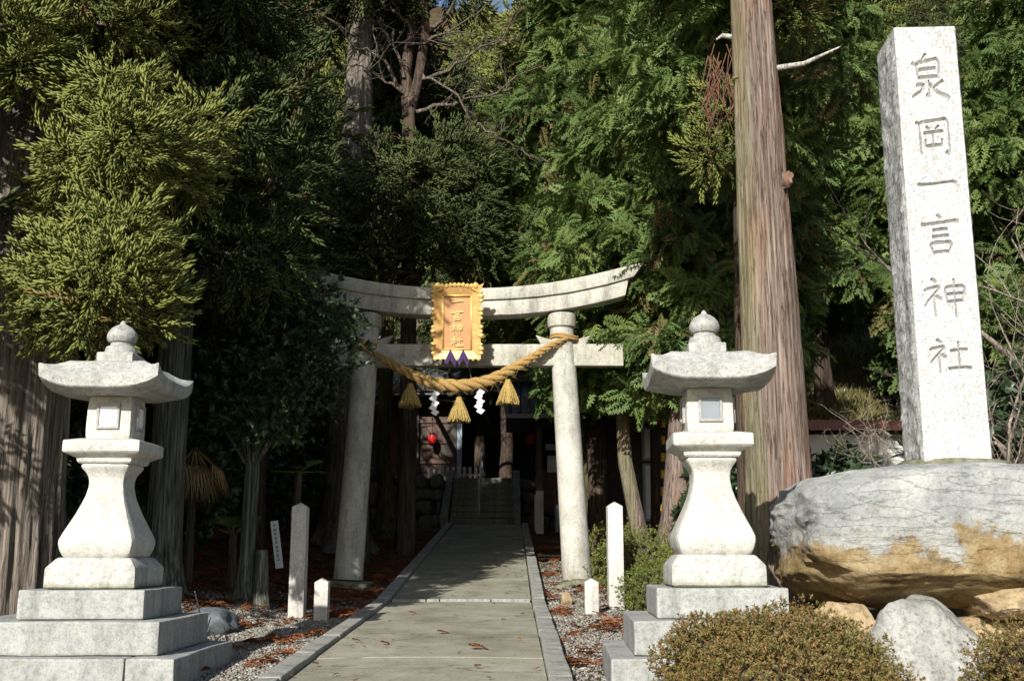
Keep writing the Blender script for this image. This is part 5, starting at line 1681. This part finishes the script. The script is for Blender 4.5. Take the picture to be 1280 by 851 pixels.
# small blue-grey hut
hx, hy = 2.72, 22.2
hut = thing('small_hut', 'small hut with blue-grey posts and pale window beyond the leaning cypress', 'hut', (hx, hy, gzf(hx, hy)))
obj('wall', MB().box((.2, .5, 1.25), (2.0, .08, 2.5)).mesh('wall'), M['wood_dark'], hut)
for x in (-.85, 1.2):
    obj('post', MB().box((x, .40, 1.2), (.13, .13, 2.5)).mesh('post'), M['bluewall'], hut)
for (x, z, w_, h_) in ((.33, 1.95, .62, .62), (.33, .95, .62, 1.1)):
    wf = obj('window', MB().box((x, .44, z), (w_ + .08, .05, h_ + .08)).mesh('window'), M['bluewall'], hut)
    for s in (-1, 1):
        obj('pane', MB().box((x + s * w_ / 4, .41, z), (w_ / 2 - .03, .02, h_ - .02)).mesh('pane'), M['white'], wf)
tiled_roof(hut, .15, .6, 2.45, 1.5, 1.1, .55, 12)
p_ = P(829, 600, 18.6)
g_ = gzf(p_.x - .02, 18.6)
pole = thing('striped_pole', 'thin yellow and black striped guard pole beyond the leaning cypress', 'pole', (p_.x - .06, 18.6, g_))
top = P(832, 524, 18.6)
hh_ = top.z - g_
for k in range(16):
    z0_, z1_ = hh_ * k / 16, hh_ * (k + 1) / 16
    obj('stripe', MB().tube([(.09 * z0_ / hh_, 0, z0_), (.09 * z1_ / hh_, 0, z1_ - .001)], [.032, .032], 8).mesh('stripe', True), M['yellow'] if k % 2 else M['black'], pole)

# house with the brown eave, snowy slope behind it
HXa = 5.4
house = thing('low_house', 'low pale house with straight brown eave behind the boulder', 'house', (8.2, 22.2, gzf(8.2, 21)))
hgz = gzf(8.2, 21)
ez = P(1050, 531, 20.6).z - hgz
obj('wall', MB().box((0, 0, ez / 2 - .1), (5.2, 2.6, ez - .1)).mesh('wall'), M['plaster'], house)
obj('eave', MB().box((0, -1.55, ez), (5.7, .12, .19)).mesh('eave'), M['brown_metal'], house)
mb = MB(); mb.add([(-2.85, -1.49, ez - .05), (2.85, -1.49, ez - .05), (2.85, 1.5, ez + .12), (-2.85, 1.5, ez + .12), (-2.85, -1.49, ez + .05), (2.85, -1.49, ez + .05), (2.85, 1.5, ez + .2), (-2.85, 1.5, ez + .2)],
                  [(3, 2, 1, 0), (4, 5, 6, 7), (0, 1, 5, 4), (1, 2, 6, 5), (2, 3, 7, 6), (3, 0, 4, 7)])
obj('roof', mb.mesh('roof'), M['brown_metal'], house)
for x in (-1.5, .6):
    wf = obj('window', MB().box((x, -1.32, ez * .55), (1.0, .06, .9)).mesh('window'), M['window_frame'], house)
    for s in (-1, 1): obj('pane', MB().box((x + s * .235, -1.36, ez * .55), (.42, .02, .78)).mesh('pane'), M['glass'], wf)
# dry grass on the slope and old snow lying in it
r = np.random.default_rng(88)
n = 9000
X = r.uniform(4.6, 13, n); Y = r.uniform(23.6, 33, n)
G = np.stack([r.normal(0, .4, n), r.normal(-.2, .4, n), np.ones(n)], 1)
gt = [proto_leaves(6, .34, .018, s + 90, .9, .03) for s in range(3)]
go = stuff(obj('dry_grass', scatter('grass', gt, frames(G, None, r), np.stack([X, Y, gz(X, Y) - .02], 1), r.uniform(.6, 1.3, n), np.clip(r.normal(.5, .25, n), 0, 1)),
               mat_leaf('dry_grass', (.06, .09, .02), (.12, .125, .04), (.20, .16, .07), trans=.15)))
go['label'] = 'dry yellow-green grass on the slope above the low house'
sn = MB(); rs = random.Random(6)
for k in range(70):
    j = k % 3
    x = rs.uniform(5.2, 11); y = 24.3 + j * 1.9 + (x - 5) * .16 + rs.gauss(0, .22)
    z = gzf(x, y) + .13; w_ = rs.uniform(.06, .20)
    q = rock_mesh('snow', (w_, w_ * .7, .06), k, 2, .25)
    sn.add([v.co + Vector((x, y, z)) for v in q.vertices], [tuple(p2.vertices) for p2 in q.polygons])
so = stuff(obj('snow', sn.mesh('snow', True), M['snow'])); so['label'] = 'strips of old snow lying in the dry grass above the low house'
